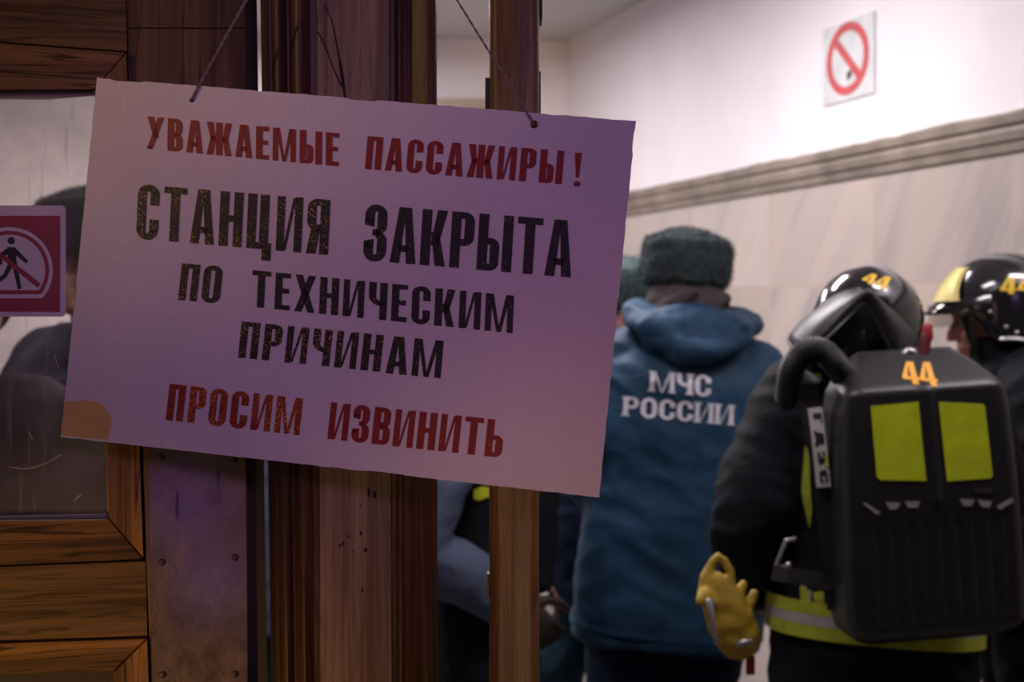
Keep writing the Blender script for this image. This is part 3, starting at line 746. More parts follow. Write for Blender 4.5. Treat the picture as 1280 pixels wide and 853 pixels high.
# ================================================================== the hanging sign
def SIGN():
    TL, TR, BR, BL = Vector((-.44440, 1.52262, 1.84689)), Vector((.12678, 1.45414, 1.79126)), Vector((.08894, 1.45138, 1.40617)), Vector((-.48224, 1.51986, 1.46180))
    U = (TR - TL); W = U.length; U /= W; V = (TL - BL); H = V.length; V /= H; NN = U.cross(V).normalized()
    if NN.y > 0: NN = -NN            # towards the street
    c = (TL + TR + BR + BL) / 4
    t = thing('hanging_sign', 'large white closed station notice hanging askew on twine before the doors', 'sign', c)
    P = lambda u, v, o=0.0: BL + U * u + V * v + NN * o
    def uv(px, py):
        q = on_plane(px, py, NN, NN.dot(BL)) - BL; return q.dot(U), q.dot(V)
    # board outline with frayed edges
    bm = BM(); out = []
    def edge(a, b, n, amp, sd):
        for k in range(n):
            u = k / n; p = (a[0] + (b[0] - a[0]) * u, a[1] + (b[1] - a[1]) * u)
            j = amp * (noise.noise(Vector((u * n * .31, sd, 0))) - .25 + (-1.2 if noise.noise(Vector((u * 9, sd + 5, 0))) > .38 else 0)) if 0 < k else 0
            nx, ny = (b[1] - a[1]), -(b[0] - a[0]); l = math.hypot(nx, ny); out.append((p[0] + nx / l * j, p[1] + ny / l * j))
    edge((0, 0), (W, 0), 120, .0008, 1); edge((W, 0), (W, H), 90, .0008, 2); edge((W, H), (0, H), 120, .0012, 3); edge((0, H), (0, 0), 90, .0007, 4)
    add_prism(bm, [P(u, v) for u, v in out], -NN * .004)
    obj('board', bm, M['board'], t)
    def words(name, m, items, **kw):
        bm = BM()
        for txt, (lb, lt), (rb, rt) in items:
            ul, vl = uv(*lb); ult, vlt = uv(*lt); ur, vr = uv(*rb); urt, vrt = uv(*rt)
            h = ((vlt - vl) + (vrt - vr)) / 2; u0 = (ul + ult) / 2; u1 = (ur + urt) / 2
            polys, wd = text_polys(txt, **kw)
            k = (u1 - u0) / wd
            f = lambda x, y: P(u0 + x * k + (y - .5) * (ult - ul), vl + (vr - vl) * (x / wd) + y * h, .0004)
            add_poly_plate(bm, polys, f, NN * .0005)
        obj(name, bm, m, t)
    words('lettering', M['red_few'], [('УВАЖАЕМЫЕ', ((184.3, 186), (184.8, 145.5)), ((422, 207.9), (425.8, 166.9))), ('ПАССАЖИРЫ', ((456.3, 211.3), (459.8, 170.2)), ((701.8, 230.4), (706.1, 189))),
                                      ('!', ((717, 233.3), (719, 191)), ((725, 233.5), (728.6, 191.5)))], s=.17, h=.13, gap=.10)
    words('lettering', M['blk_glit'], [('СТАНЦИЯ', ((170.3, 298), (173.5, 229.5)), ((408.6, 318.7), (415, 251.2)))], s=.165, h=.12, gap=.085)
    words('lettering', M['blk'], [('ЗАКРЫТА', ((453.5, 325), (458, 254.7)), ((715.6, 347.2), (716.2, 277.2)))], s=.165, h=.12, gap=.07)
    words('lettering', M['blk_glit'], [('ПО', ((222.8, 375), (227.8, 329.7)), ((275, 379.5), (279, 333)))], s=.16, h=.13, gap=.09)
    words('lettering', M['blk'], [('ТЕХНИЧЕСКИМ', ((314, 383.5), (316, 338.6)), ((639.7, 416.5), (644.1, 369.2)))], s=.16, h=.13, gap=.10)
    words('lettering', M['blk_glit'], [('ПРИЧИН', ((297.7, 447), (302.6, 402)), ((475.5, 465), (480, 419)))], s=.16, h=.13, gap=.10)
    words('lettering', M['blk'], [('АМ', ((482, 466.5), (486, 420)), ((550.7, 473.1), (555.1, 426.3)))], s=.16, h=.13, gap=.10)
    words('lettering', M['red_glit'], [('ПРОСИМ', ((207.4, 525.1), (212.3, 480.1)), ((373.9, 544.2), (379.8, 498.2)))], s=.17, h=.13, gap=.10)
    words('lettering', M['red_few'], [('ИЗВИНИТЬ', ((409.4, 548.8), (414.3, 503.1)), ((627.5, 572.6), (631, 525.6)))], s=.165, h=.13, gap=.085)
    # ochre corner patch: edge of warm light painted as colour
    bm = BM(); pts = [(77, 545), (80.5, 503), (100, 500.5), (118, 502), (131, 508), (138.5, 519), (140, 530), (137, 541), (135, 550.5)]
    add_prism(bm, [P(*uv(x, y), .0001) for x, y in pts], NN * .0002); obj('light_patch', bm, M['light_patch'], t)
    # holes, eyelet and twine up to a nail
    hl, hr = P(*uv(240, 125), .001), P(*uv(668, 155.5), .001)
    q = NN.to_track_quat('Z', 'Y').to_matrix().to_4x4()
    bm = BM(); bmesh.ops.create_cone(bm, cap_ends=True, segments=16, radius1=.0027, radius2=.0024, depth=.0012, matrix=Matrix.Translation(hl) @ q); obj('hole', bm, M['crack'], t)
    bm = BM(); tor = []
    for k in range(16):
        a = 2 * math.pi * k / 16; cdir = Vector((math.cos(a), math.sin(a), 0)); tor.append([hr + q.to_3x3() @ (cdir * (.0030 + .0012 * math.cos(b)) + Vector((0, 0, .0012 * math.sin(b)))) for b in [2 * math.pi * j / 8 for j in range(8)]])
    tor.append(tor[0]); add_rings(bm, tor, cap=False); bmesh.ops.remove_doubles(bm, verts=bm.verts, dist=1e-6); obj('eyelet', bm, M['brass_dark'], t, smooth=True)
    bm = BM(); bmesh.ops.create_cone(bm, cap_ends=True, segments=16, radius1=.0021, radius2=.0021, depth=.001, matrix=Matrix.Translation(hr) @ q); obj('hole', bm, M['crack'], t)
    nail = at(432, -218, 1.50)
    bm = BM()
    def twist(a, b, r, ph):
        n = 90; d = (b - a).normalized(); u = d.orthogonal().normalized(); v = d.cross(u); pts = []
        for i in range(n + 1):
            k = i / n; an = ph + k * 120; pts.append(a + (b - a) * k + (u * math.cos(an) + v * math.sin(an)) * r * .9)
        add_tube(bm, pts, r, 6)
    for ph in (0, math.pi): twist(hl + NN * .001, nail + Vector((-.003, 0, 0)), .0011, ph)
    for ph in (0, math.pi): twist(hr + NN * .001, nail + Vector((.003, 0, 0)), .0007, ph)
    obj('twine', bm, M['cord'], t)
    # the nail in the post
    n0 = dp(432, -218, PT - .01); n0.z = nail.z - .004
    bm = BM(); add_tube(bm, [n0, Vector((nail.x, nail.y - .012, nail.z - .003))], .003, 10, False)
    add_ball(bm, Vector((nail.x, nail.y - .013, nail.z - .003)), (.006, .003, .006), seg=12)
    o = obj('nail', bm, M['steel'], None, smooth=True); own_origin(o, n0); tag(o, 'steel nail in the broad wooden post holding the twine', 'nail')
SIGN()

# ================================================================== people
def place(X, Y, yaw=0.0, roll=0.0, pitch=0.0, scale=1.0):
    """person frame: feet at the origin, facing +Y; roll/pitch lean about the hips"""
    hip = Matrix.Translation((0, 0, .9)); lean = hip @ Matrix.Rotation(roll, 4, 'Y') @ Matrix.Rotation(pitch, 4, 'X') @ hip.inverted()
    return Matrix.Translation((X, Y, 0)) @ Matrix.Rotation(yaw, 4, 'Z') @ Matrix.Scale(scale, 4) @ lean
def V3(*a): return Vector(a)
def add_hand(bm, wr, d, palm, side, curl=.35, k=1.0):
    """palm and five separate fingers; d: wrist to fingers, palm: palm normal, side: +1 thumb along d x palm"""
    d = Vector(d).normalized(); palm = Vector(palm); palm = (palm - d * palm.dot(d)).normalized(); th = d.cross(palm) * side
    c = Vector(wr)
    rot = Matrix((th, d, palm)).transposed()
    add_ball(bm, c + d * .050 * k, (.041 * k, .055 * k, .017 * k), rot, 16)
    add_tube(bm, [c - d * .03 * k, c + d * .02 * k], [.026 * k, .030 * k], 12, flat=(palm, .75))
    for i, (o, L) in enumerate(((.030, .078), (.010, .088), (-.010, .082), (-.029, .064))):
        p = c + d * .088 * k + th * o * k; a = 0.12; pts = [p - d * .03 * k, p]
        for seg in (.45, .32, .23):
            a += curl * (1 + .08 * i); p = p + (d * math.cos(a) + palm * math.sin(a) + th * o * .6) * L * seg * k; pts.append(p)
        add_tube(bm, pts, [.0095 * k, .0095 * k, .0088 * k, .008 * k, .0068 * k], 10)
    p = c + d * .025 * k + th * .030 * k
    add_tube(bm, [p, p + (th * .75 + d * .6 + palm * .3) * .032 * k, p + (th * 1.0 + d * 1.35 + palm * .75) * .042 * k, p + (th * .95 + d * 2.0 + palm * 1.15) * .044 * k], [.014 * k, .0125 * k, .0105 * k, .008 * k], 10)
STAND = dict(sh=.20, el=((-.27, -.03, 1.16), (.27, -.03, 1.16)), wr=((-.27, .05, .90), (.27, .05, .90)), hd=((0, .15, -1), (0, .15, -1)), pn=((1, 0, 0), (-1, 0, 0)),
             kn=((-.10, .02, .50), (.10, .02, .50)), an=((-.11, -.01, .09), (.11, -.01, .09)), head=(0, .02, 1.645), hturn=0.0, htilt=(0, 0))
def add_head(bm, c, turn, tilt=(0, 0)):
    Rm = Matrix.Rotation(turn, 3, 'Z') @ Matrix.Rotation(tilt[0], 3, 'X') @ Matrix.Rotation(tilt[1], 3, 'Y'); c = Vector(c)
    P = lambda x, y, z: c + Rm @ Vector((x, y, z))
    add_ball(bm, P(0, -.008, .03), (.077, .097, .090), Rm, 24)
    add_ball(bm, P(0, .016, -.03), (.064, .076, .088), Rm, 24)
    add_ball(bm, P(0, .055, -.088), (.034, .034, .028), Rm, 14)                       # chin
    add_tube(bm, [P(0, .086, .012), P(0, .104, -.014), P(0, .108, -.030)], [.008, .011, .014], 10)   # nose
    add_ball(bm, P(0, .082, .026), (.050, .014, .010), Rm, 14)                        # brow
    for s in (-1, 1):
        add_ball(bm, P(s * .040, .066, -.030), (.024, .020, .022), Rm, 12)             # cheek
        add_ball(bm, P(s * .078, -.004, -.008), (.009, .020, .032), Rm, 12)            # ear
    add_tube(bm, [P(-.022, .086, -.060), P(0, .093, -.059), P(.022, .086, -.060)], [.005, .0075, .005], 8)  # upper lip
    add_tube(bm, [P(-.018, .084, -.070), P(0, .090, -.071), P(.018, .084, -.070)], [.005, .0075, .005], 8)  # lower lip
    return P, Rm
def body(root, T, p, skin='skin', voxel=.0075):
    bm = BM()
    P, Rm = add_head(bm, p['head'], p['hturn'], p['htilt'])
    hc = Vector(p['head'])
    add_tube(bm, [(0, -.01, 1.40), (hc.x * .5, hc.y * .5 - .01, 1.50), hc + Vector((0, -.015, -.07))], [.075, .062, .060], 16)
    add_loft(bm, [(0, 0, .84, .12, .09), (0, 0, .92, .165, .112), (0, 0, 1.05, .145, .10), (0, 0, 1.20, .160, .112), (0, 0, 1.34, .180, .115), (0, -.005, 1.43, .165, .085), (0, -.01, 1.475, .07, .06)], 28)
    for i, s in enumerate((-1, 1)):
        sh = V3(s * p['sh'] * .9, p.get('shy', -.005), 1.415); el = Vector(p['el'][i]); wr = Vector(p['wr'][i])
        add_tube(bm, [V3(s * .10, 0, 1.40), sh, (sh + el) / 2, el], [.055, .060, .050, .041], 14)
        add_tube(bm, [el, el * .6 + wr * .4, wr], [.041, .042, .028], 14)
        add_hand(bm, wr, p['hd'][i], p['pn'][i], s if p.get('flip') is None else -s)
        kn = Vector(p['kn'][i]); an = Vector(p['an'][i])
        add_tube(bm, [V3(s * .085, 0, .90), V3(s * .095, .01, .74), kn, kn * .55 + an * .45 + V3(0, -.02, 0), an], [.09, .083, .058, .055, .040], 16)
        add_tube(bm, [an + V3(0, -.03, -.04), an + V3(0, .06, -.055), an + V3(0, .15, -.062)], [.04, .036, .026], 12)
    o = blob('body', bm, M[skin], root, T, voxel, 2)
    for s in (-1, 1):
        bm = BM(); add_ball(bm, P(s * .031, .078, .006), (.0125, .010, .0085), Rm, 12); e = obj('eye', bm, M['eye'], None, smooth=True)
        e.data.transform(T); e.data.transform(Matrix.Translation(-world_off(o))); e.parent = o
        bm = BM(); add_ball(bm, P(s * .031, .0865, .006), (.005, .003, .005), Rm, 10); q = obj('pupil', bm, M['ink'], None, smooth=True)
        q.data.transform(T); q.data.transform(Matrix.Translation(-world_off(o))); q.parent = o
    return o
def sleeve(bm, p, i, r=(.088, .080, .074, .064, .052), end=.93):
    s = (-1, 1)[i]; sh = V3(s * p['sh'] * .93, p.get('shy', -.005), 1.405); el = Vector(p['el'][i]); wr = Vector(p['wr'][i])
    add_tube(bm, catmull([V3(s * .09, 0, 1.42), sh, (sh + el) / 2 + V3(s * .012, -.005, 0), el, el.lerp(wr, .5), el.lerp(wr, end)], 3),
             [r[0] * .95, r[0], r[0], r[0], r[0], r[0], r[1], r[1], r[1], r[2], r[2], r[2], r[3], r[3], r[3], r[4]], 18)
def torso_rows(k=1.0, hem=.66, fat=1.0):
    rows = [(0, 0, hem, .235 * k, .165 * fat), (0, 0, hem + .03, .240 * k, .170 * fat), (0, 0, .95, .232 * k, .165 * fat), (0, -.003, 1.12, .226 * k, .162 * fat), (0, -.006, 1.27, .236 * k, .166 * fat),
            (0, -.008, 1.37, .236 * k, .155 * fat), (0, -.008, 1.43, .205 * k, .125 * fat), (0, -.006, 1.475, .135 * k, .098 * fat), (0, 0, 1.51, .085 * k, .08 * fat)]
    return rows
def jacket(name, root, T, p, m, hem=.66, k=1.0, fat=1.0, amp=.010, seed=0, r=(.088, .080, .074, .064, .052), ends=(.93, .93), voxel=.011):
    bm = BM(); add_loft(bm, torso_rows(k, hem, fat), 40, 2.5)
    for i in (0, 1): sleeve(bm, p, i, r, ends[i])
    return blob(name, bm, m, root, T, voxel, 4, folds(amp, 5, 10, seed))
def trousers(root, T, p, m, seed=0, top=.96, fat=1.0):
    bm = BM(); add_loft(bm, [(0, 0, .80, .175, .125), (0, 0, .90, .185, .13), (0, 0, top, .178, .125)], 30)
    for i, s in enumerate((-1, 1)):
        kn = Vector(p['kn'][i]); an = Vector(p['an'][i])
        add_tube(bm, [V3(s * .088, 0, .88), V3(s * .098, .01, .74), kn, kn * .5 + an * .5, an + V3(0, 0, .0)], [.108 * fat, .102 * fat, .082 * fat, .078 * fat, .074 * fat], 18)
    return blob('trousers', bm, m, root, T, .011, 3, folds(.008, 6, 8, seed))
def boots(root, T, p):
    for i in (0, 1):
        an = Vector(p['an'][i]); bm = BM()
        add_tube(bm, [an + V3(0, -.01, .10), an + V3(0, -.01, .0), an + V3(0, -.02, -.035)], [.055, .052, .050], 14)
        add_tube(bm, [an + V3(0, -.04, -.045), an + V3(0, .06, -.05), an + V3(0, .17, -.055)], [.044, .043, .033], 14, flat=(UP, .8))
        blob('boot', bm, M['boot'], root, T, .008, 2)
def fur_hat(root, T, c, m, turn=0, flaps=True, r=.128, h=1.0, seed=1):
    Rm = Matrix.Rotation(turn, 4, 'Z'); rnd = random.Random(seed)
    bm = BM()
    add_loft(bm, [(0, 0, -.035, r * .90, r * 1.0), (0, 0, -.028, r * .98, r * 1.08), (0, 0, .03 * h, r * 1.02, r * 1.12), (0, 0, .085 * h, r * 1.0, r * 1.09), (0, 0, .098 * h, r * .92, r * 1.0), (0, 0, .10 * h, r * .5, r * .55)], 36, 2.6)
    add_ball(bm, (0, 0, .080 * h), (r * .86, r * .93, .052 * h), None, 24)
    me = remesh(bm, .008, 3)
    displace(me, lambda p_, n: .006 * noise.noise(p_ * 30) + .003 * noise.noise(p_ * 90))
    X = T @ Matrix.Translation(Vector(c)) @ Rm
    polys = [(q.center.copy(), q.normal.copy()) for q in me.polygons]
    me.transform(X); me.polygons.foreach_set('use_smooth', [True] * len(me.polygons)); me.name = 'fur_hat'
    hat = link('fur_hat', me, root, m)
    bm = BM(); rnd.shuffle(polys)
    for cc, n in polys[:5200]:
        t = n.orthogonal(); t.rotate(Matrix.Rotation(rnd.random() * 6.28, 3, n)); l = .009 + .008 * rnd.random()
        a, b = bm.verts.new(cc + t * .0011), bm.verts.new(cc - t * .0011)
        tip = bm.verts.new(cc + n * l + t.cross(n) * l * .5 * (rnd.random() - .5) + Vector((0, 0, -.004)))
        bm.faces.new((a, b, tip))
    bmesh.ops.transform(bm, matrix=X, verts=bm.verts)
    f = obj('fur', bm, m, hat); f['kind'] = 'stuff'
    return hat
def add_child_ring(name, root, T, m, z0, z1, rx, ry, c=(0, 0), thick=.004, e=2.5, seg=48, tilt=0.0, bulge=None):
    """a band sewn round the body"""
    bm = BM(); rows = []
    for z, g in ((z0, 0), (z1, 0), (z1, thick), (z0, thick)):
        rows.append(ell_ring((c[0], c[1], z), rx + g, ry + g, seg, e))
    rows.append(rows[0]); add_rings(bm, rows, cap=False); bmesh.ops.remove_doubles(bm, verts=bm.verts, dist=1e-6)
    for v in bm.verts: v.co.z += tilt * v.co.x
    bmesh.ops.transform(bm, matrix=T, verts=bm.verts)
    return obj(name, bm, m, root, smooth=True, angle=40)
def px_x(px, depth): return (px - 640) / F * depth

# ---- man in the blue padded jacket, back to the camera
def JACKET_MAN():
    X, Y = px_x(839, 3.95), 3.95
    T = place(X, Y, R(-3), R(4.5), R(-2), 1.015)
    t = thing('person', 'person in blue padded jacket with white lettering and dark fur hat seen from behind', 'person', (X, Y, 0))
    p = dict(STAND); p.update(el=((-.285, -.02, 1.15), (.295, -.01, 1.16)), wr=((-.20, .16, 1.02), (.20, .17, 1.02)), hd=((.6, .7, .2), (-.6, .7, .2)), pn=((0, -.3, 1), (0, -.3, 1)), head=(-.015, .035, 1.60))
    body(t, T, p)
    trousers(t, T, p, M['navy_dark'], 3, fat=1.22); boots(t, T, p)
    j = jacket('padded_jacket', t, T, p, M['navy'], .665, 1.08, 1.1, .011, 2.0, (.098, .090, .082, .070, .056), (.95, .95), .010)
    # hood lying on the back, with its roll round the neck
    bm = BM()
    n = 26; pts = []
    for k in range(n + 1):
        a = R(-40 - 280 * k / n + 180 - 50)
        a = R(140 + 260 * k / n)
        pts.append((.145 * math.cos(a), .02 + .115 * math.sin(a), 1.552 + .012 * math.sin(a)))
    add_tube(bm, pts, [.040] * len(pts), 14)
    add_ball(bm, (0.0, -.135, 1.508), (.150, .060, .085), Matrix.Rotation(R(-18), 3, 'X'), 24)
    add_tube(bm, [(-.165, -.04, 1.555), (-.11, -.155, 1.515), (-.03, -.185, 1.462), (.05, -.185, 1.462), (.12, -.155, 1.515), (.17, -.04, 1.555)], [.03, .042, .042, .042, .042, .03], 14)
    def hf(q, nn): return .011 * noise.noise(Vector((q.x * 7, q.y * 9, q.z * 26))) + .005 * noise.noise(q * 30)
    blob('hood', bm, M['navy'], t, T, .009, 4, hf)
    # grey-brown lining standing up round the neck, a dark fold in it
    bm = BM()
    add_loft(bm, [(-.005, .015, 1.48, .100, .105), (-.01, .01, 1.54, .120, .118), (-.01, .005, 1.585, .120, .118), (-.012, .01, 1.625, .104, .110), (-.015, .02, 1.65, .08, .09)], 30, 2.2)
    add_tube(bm, [(-.11, -.06, 1.53), (-.06, -.115, 1.58), (.0, -.118, 1.62)], [.02, .022, .015], 10)
    add_tube(bm, [(.02, -.118, 1.54), (.055, -.105, 1.585), (.09, -.06, 1.61)], [.018, .02, .015], 10)
    blob('collar_lining', bm, M['fleece'], t, T, .008, 3, lambda q, nn: .008 * noise.noise(Vector((q.x * 14 + q.z * 12, q.y * 12, q.z * 16))))
    fur_hat(t, T, (-.018, .03, 1.678), M['fur'], 0, r=.120, h=.92, seed=4)
    # lettering on the back
    tr = bvh(j)
    for txt, q in (('МЧС', ((813.5, 464), (889, 470), (888.5, 496.5), (812, 489))), ('РОССИИ', ((780, 495.5), (917.5, 507), (916.5, 532), (778.5, 520)))):
        polys, wd = text_polys(txt, gap=.10, s=.22, h=.15, wk=1.75, serif=.07)
        drape('back_lettering', quad_map(polys, wd, *q), tr, M['white_print'], j, .004, 1)
    # raised seam at the hem
    add_child_ring('hem_seam', j, T, M['navy'],   .70, .712, .259, .190, (0, 0), .004)
JACKET_MAN()

# ---- helmets
def helmet(root, c, Rm, badge=True, rear_number=False, side_number=True, m_num='yellow_num', cape=True, k=1.0):
    """firefighter's helmet: long shell with a crown ridge, brim, trim, badge plate, visor, leather neck guard"""
    Mx = Matrix.Translation(Vector(c)) @ Rm.to_4x4() @ Matrix.Scale(k, 4)
    def fin(bm): bmesh.ops.transform(bm, matrix=Mx, verts=bm.verts)
    bm = BM(); rows = []; ns = 14; seg = 48
    for i in range(ns + 1):
        a = math.pi / 2 * i / ns; z = .125 * math.sin(a); q = math.cos(a) ** .85
        ring = []
        for kx in range(seg):
            b = 2 * math.pi * kx / seg; x = .122 * q * math.cos(b); y = .148 * q * math.sin(b)
            ridge = .006 * math.exp(-(x / .03) ** 2) * (1 if i > 2 else i / 3)
            ring.append(Vector((x, y - .005, z + ridge)))
        rows.append(ring)
    low = [[Vector((v.x * f, v.y * f + dy, z - (.035 * max(0, -v.y / .148) if z < -.02 else 0))) for v in rows[0]] for f, dy, z in ((1.0, 0, -.09), (1.02, 0, -.05), (1.015, 0, -.02))]
    # keep the face open: the lower shell is drawn up at the front
    for r_ in low:
        for v in r_:
            if v.y > .055: v.z = max(v.z, -.09 + (v.y - .055) * 1.5)
    add_rings(bm, low + rows); fin(bm); sh = obj('helmet', bm, M['gloss_black'], root, smooth=True, angle=60)
    bm = BM(); ring = []                              # brim over the brow
    for i in range(25):
        a = R(20 + 140 * i / 24); sn = math.sin(a); ext = .052 * sn ** 4
        ring.append([Vector((.119 * math.cos(a), .146 * sn, .022)), Vector((.127 * math.cos(a), .150 * sn + ext * .6, .004)), Vector((.127 * math.cos(a), .150 * sn + ext, -.016)),
                     Vector((.126 * math.cos(a), .149 * sn + ext, -.022)), Vector((.118 * math.cos(a), .146 * sn, -.016))])
    add_rings(bm, ring); fin(bm); obj('brim', bm, M['gloss_black'], sh, smooth=True)
    bm = BM()                                        # bright trim along the lower edge
    pts = [v * 1.0 for v in low[0] if v.y < .05]
    pts = sorted(pts, key=lambda v: math.atan2(v.x, -v.y)); add_tube(bm, pts, .007, 8); fin(bm); obj('edge_trim', bm, M['steel'], sh, smooth=True)
    for s in (-1, 1):
        for y, z in ((.055, -.02), (.02, -.06), (-.005, -.075), (-.03, -.07)):
            bm = BM(); add_ball(bm, (s * .124 * math.sqrt(max(.1, 1 - (y / .15) ** 2)), y, z), (.005, .006, .006), seg=10); fin(bm); obj('rivet', bm, M['steel'], sh, smooth=True)
    if badge:
        bm = BM(); g = []
        for i in range(9):
            z = .012 + .085 * i / 8; q = math.cos(math.asin(min(1, z / .13))) ** .85
            hw = (.085 - .040 * (i / 8)); g.append([Vector((hw * (j / 5 - 1) , (.148 * q) * math.sqrt(max(0, 1 - (hw * (j / 5 - 1) / (.122 * q)) ** 2)) + .010 + .020 * (1 - i / 8) ** 1.5, z)) for j in range(11)])
        vs = [[bm.verts.new(v) for v in r_] for r_ in g]
        for a_, b_ in zip(vs, vs[1:]):
            for j in range(10): bm.faces.new((a_[j], a_[j + 1], b_[j + 1], b_[j]))
        ret = bmesh.ops.extrude_face_region(bm, geom=list(bm.faces))
        for v in [x for x in ret['geom'] if isinstance(x, bmesh.types.BMVert)]: v.co.y -= .012
        fin(bm); obj('badge_plate', bm, M['gold'], sh, smooth=True, angle=30)
    bm = BM(); vis = []                              # raised clear visor, its lip showing
    for i in range(17):
        a = R(30 + 120 * i / 16); vis.append([Vector((.131 * math.cos(a), .185 * math.sin(a) + .005, z)) for z in (-.055, .0, .003)] + [Vector((.128 * math.cos(a), .182 * math.sin(a) + .005, z)) for z in (.0, -.055)])
    add_rings(bm, vis); fin(bm); obj('visor', bm, M['visor'], sh, smooth=True)
    tr = BVHTree.FromPolygons([v.co + world_off(sh) for v in sh.data.vertices], [tuple(q.vertices) for q in sh.data.polygons])
    return sh, tr, Mx, low

# ---- firefighter with the pack
def pack_build(c, roll, yaw):
    Rm = Matrix.Rotation(yaw, 3, 'Z') @ Matrix.Rotation(roll, 3, 'Y')
    t = thing('breathing_apparatus', 'black ribbed rescue pack with two lime windows and amber 44 on top', 'backpack', c)
    hw = [(0, .095), (.02, .115), (.05, .136), (.10, .158), (.13, .170), (.2, .179), (.4, .186), (.7, .190), (.9, .189), (.96, .180), (1, .150)]
    dep = [(0, .115), (.03, .085), (.115, .008), (.13, .0), (.5, -.004), (.93, .0), (.97, .018), (1, .06)]
    def lerp(tab, v):
        for (a, x), (b, y) in zip(tab, tab[1:]):
            if v <= b: return x + (y - x) * (v - a) / (b - a)
        return tab[-1][1]
    Hh = .60; nv, nu = 90, 72; BACK = .14
    W = lambda x, y, z: c + Rm @ Vector((x, y, z))
    rings = []
    for i in range(nv + 1):
        v = i / nv; h = lerp(hw, v); d0 = lerp(dep, v); ring = []
        for j in range(nu + 1):
            s = -1 + 2 * j / nu; a = abs(s)
            side = 0 if a < .80 else .075 * (1 - math.sqrt(max(0, 1 - ((a - .80) / .20) ** 2)))
            y = d0 + side
            if .56 < v < .95 and a < .80:
                k = min(1, (v - .56) / .04) * min(1, (.95 - v) / .04)
                y += k * .0045 * (.5 - .5 * math.cos(s / .80 * math.pi * 9)) 
            if .12 < v < .52: y -= .006 * math.exp(-(s / .07) ** 2)
            x = s * h if a < .8 else math.copysign(h * (.8 + .2 * math.sin((a - .8) / .2 * math.pi / 2)), s)
            ring.append(W(x, min(y, BACK - .02), Hh * (.5 - v)))
        ring += [W(h, BACK, Hh * (.5 - v)), W(h * .5, BACK, Hh * (.5 - v)), W(-h * .5, BACK, Hh * (.5 - v)), W(-h, BACK, Hh * (.5 - v))]
        rings.append(ring)
    bm = BM(); add_rings(bm, rings)
    sh = obj('shell', bm, M['pack'], t, smooth=True, angle=45)
    tr = bvh(sh)
    drape('lime_window', [[(1088.5, 508), (1148, 502.5), (1158, 601.5), (1100, 600.5), (1096, 596)]], tr, M['lime'], t, .001, 3)
    drape('lime_window', [[(1173.5, 502.5), (1228, 505), (1231, 507), (1241, 594), (1239, 598), (1184, 602)]], tr, M['lime'], t, .001, 3)
    polys, wd = text_polys('44', gap=.02, s=.19, h=.14)
    drape('numerals', quad_map(polys, wd, (1123.5, 452), (1165, 453), (1174, 484), (1130, 479)), tr, M['orange_num'], t, .002, 2)
    for q in ([(1078, 629), (1082, 629), (1101, 641), (1096, 644)], [(1107, 628), (1126, 629), (1121, 637), (1112, 637)], [(1131, 627), (1150, 627), (1147, 635), (1135, 635)], [(1200, 624), (1219, 625), (1214, 633), (1204, 633)],
              [(1222, 625), (1240, 627), (1237, 635), (1227, 634)], [(1246, 633), (1265, 622), (1268, 627), (1250, 638)]):
        drape('vent_slot', [q], tr, M['silver'], t, .001, 1)
    drape('maker_plate', [rect(1217, 610, 1241, 617)], tr, M['brass_dark'], t, .001, 1)
    return t, sh, tr
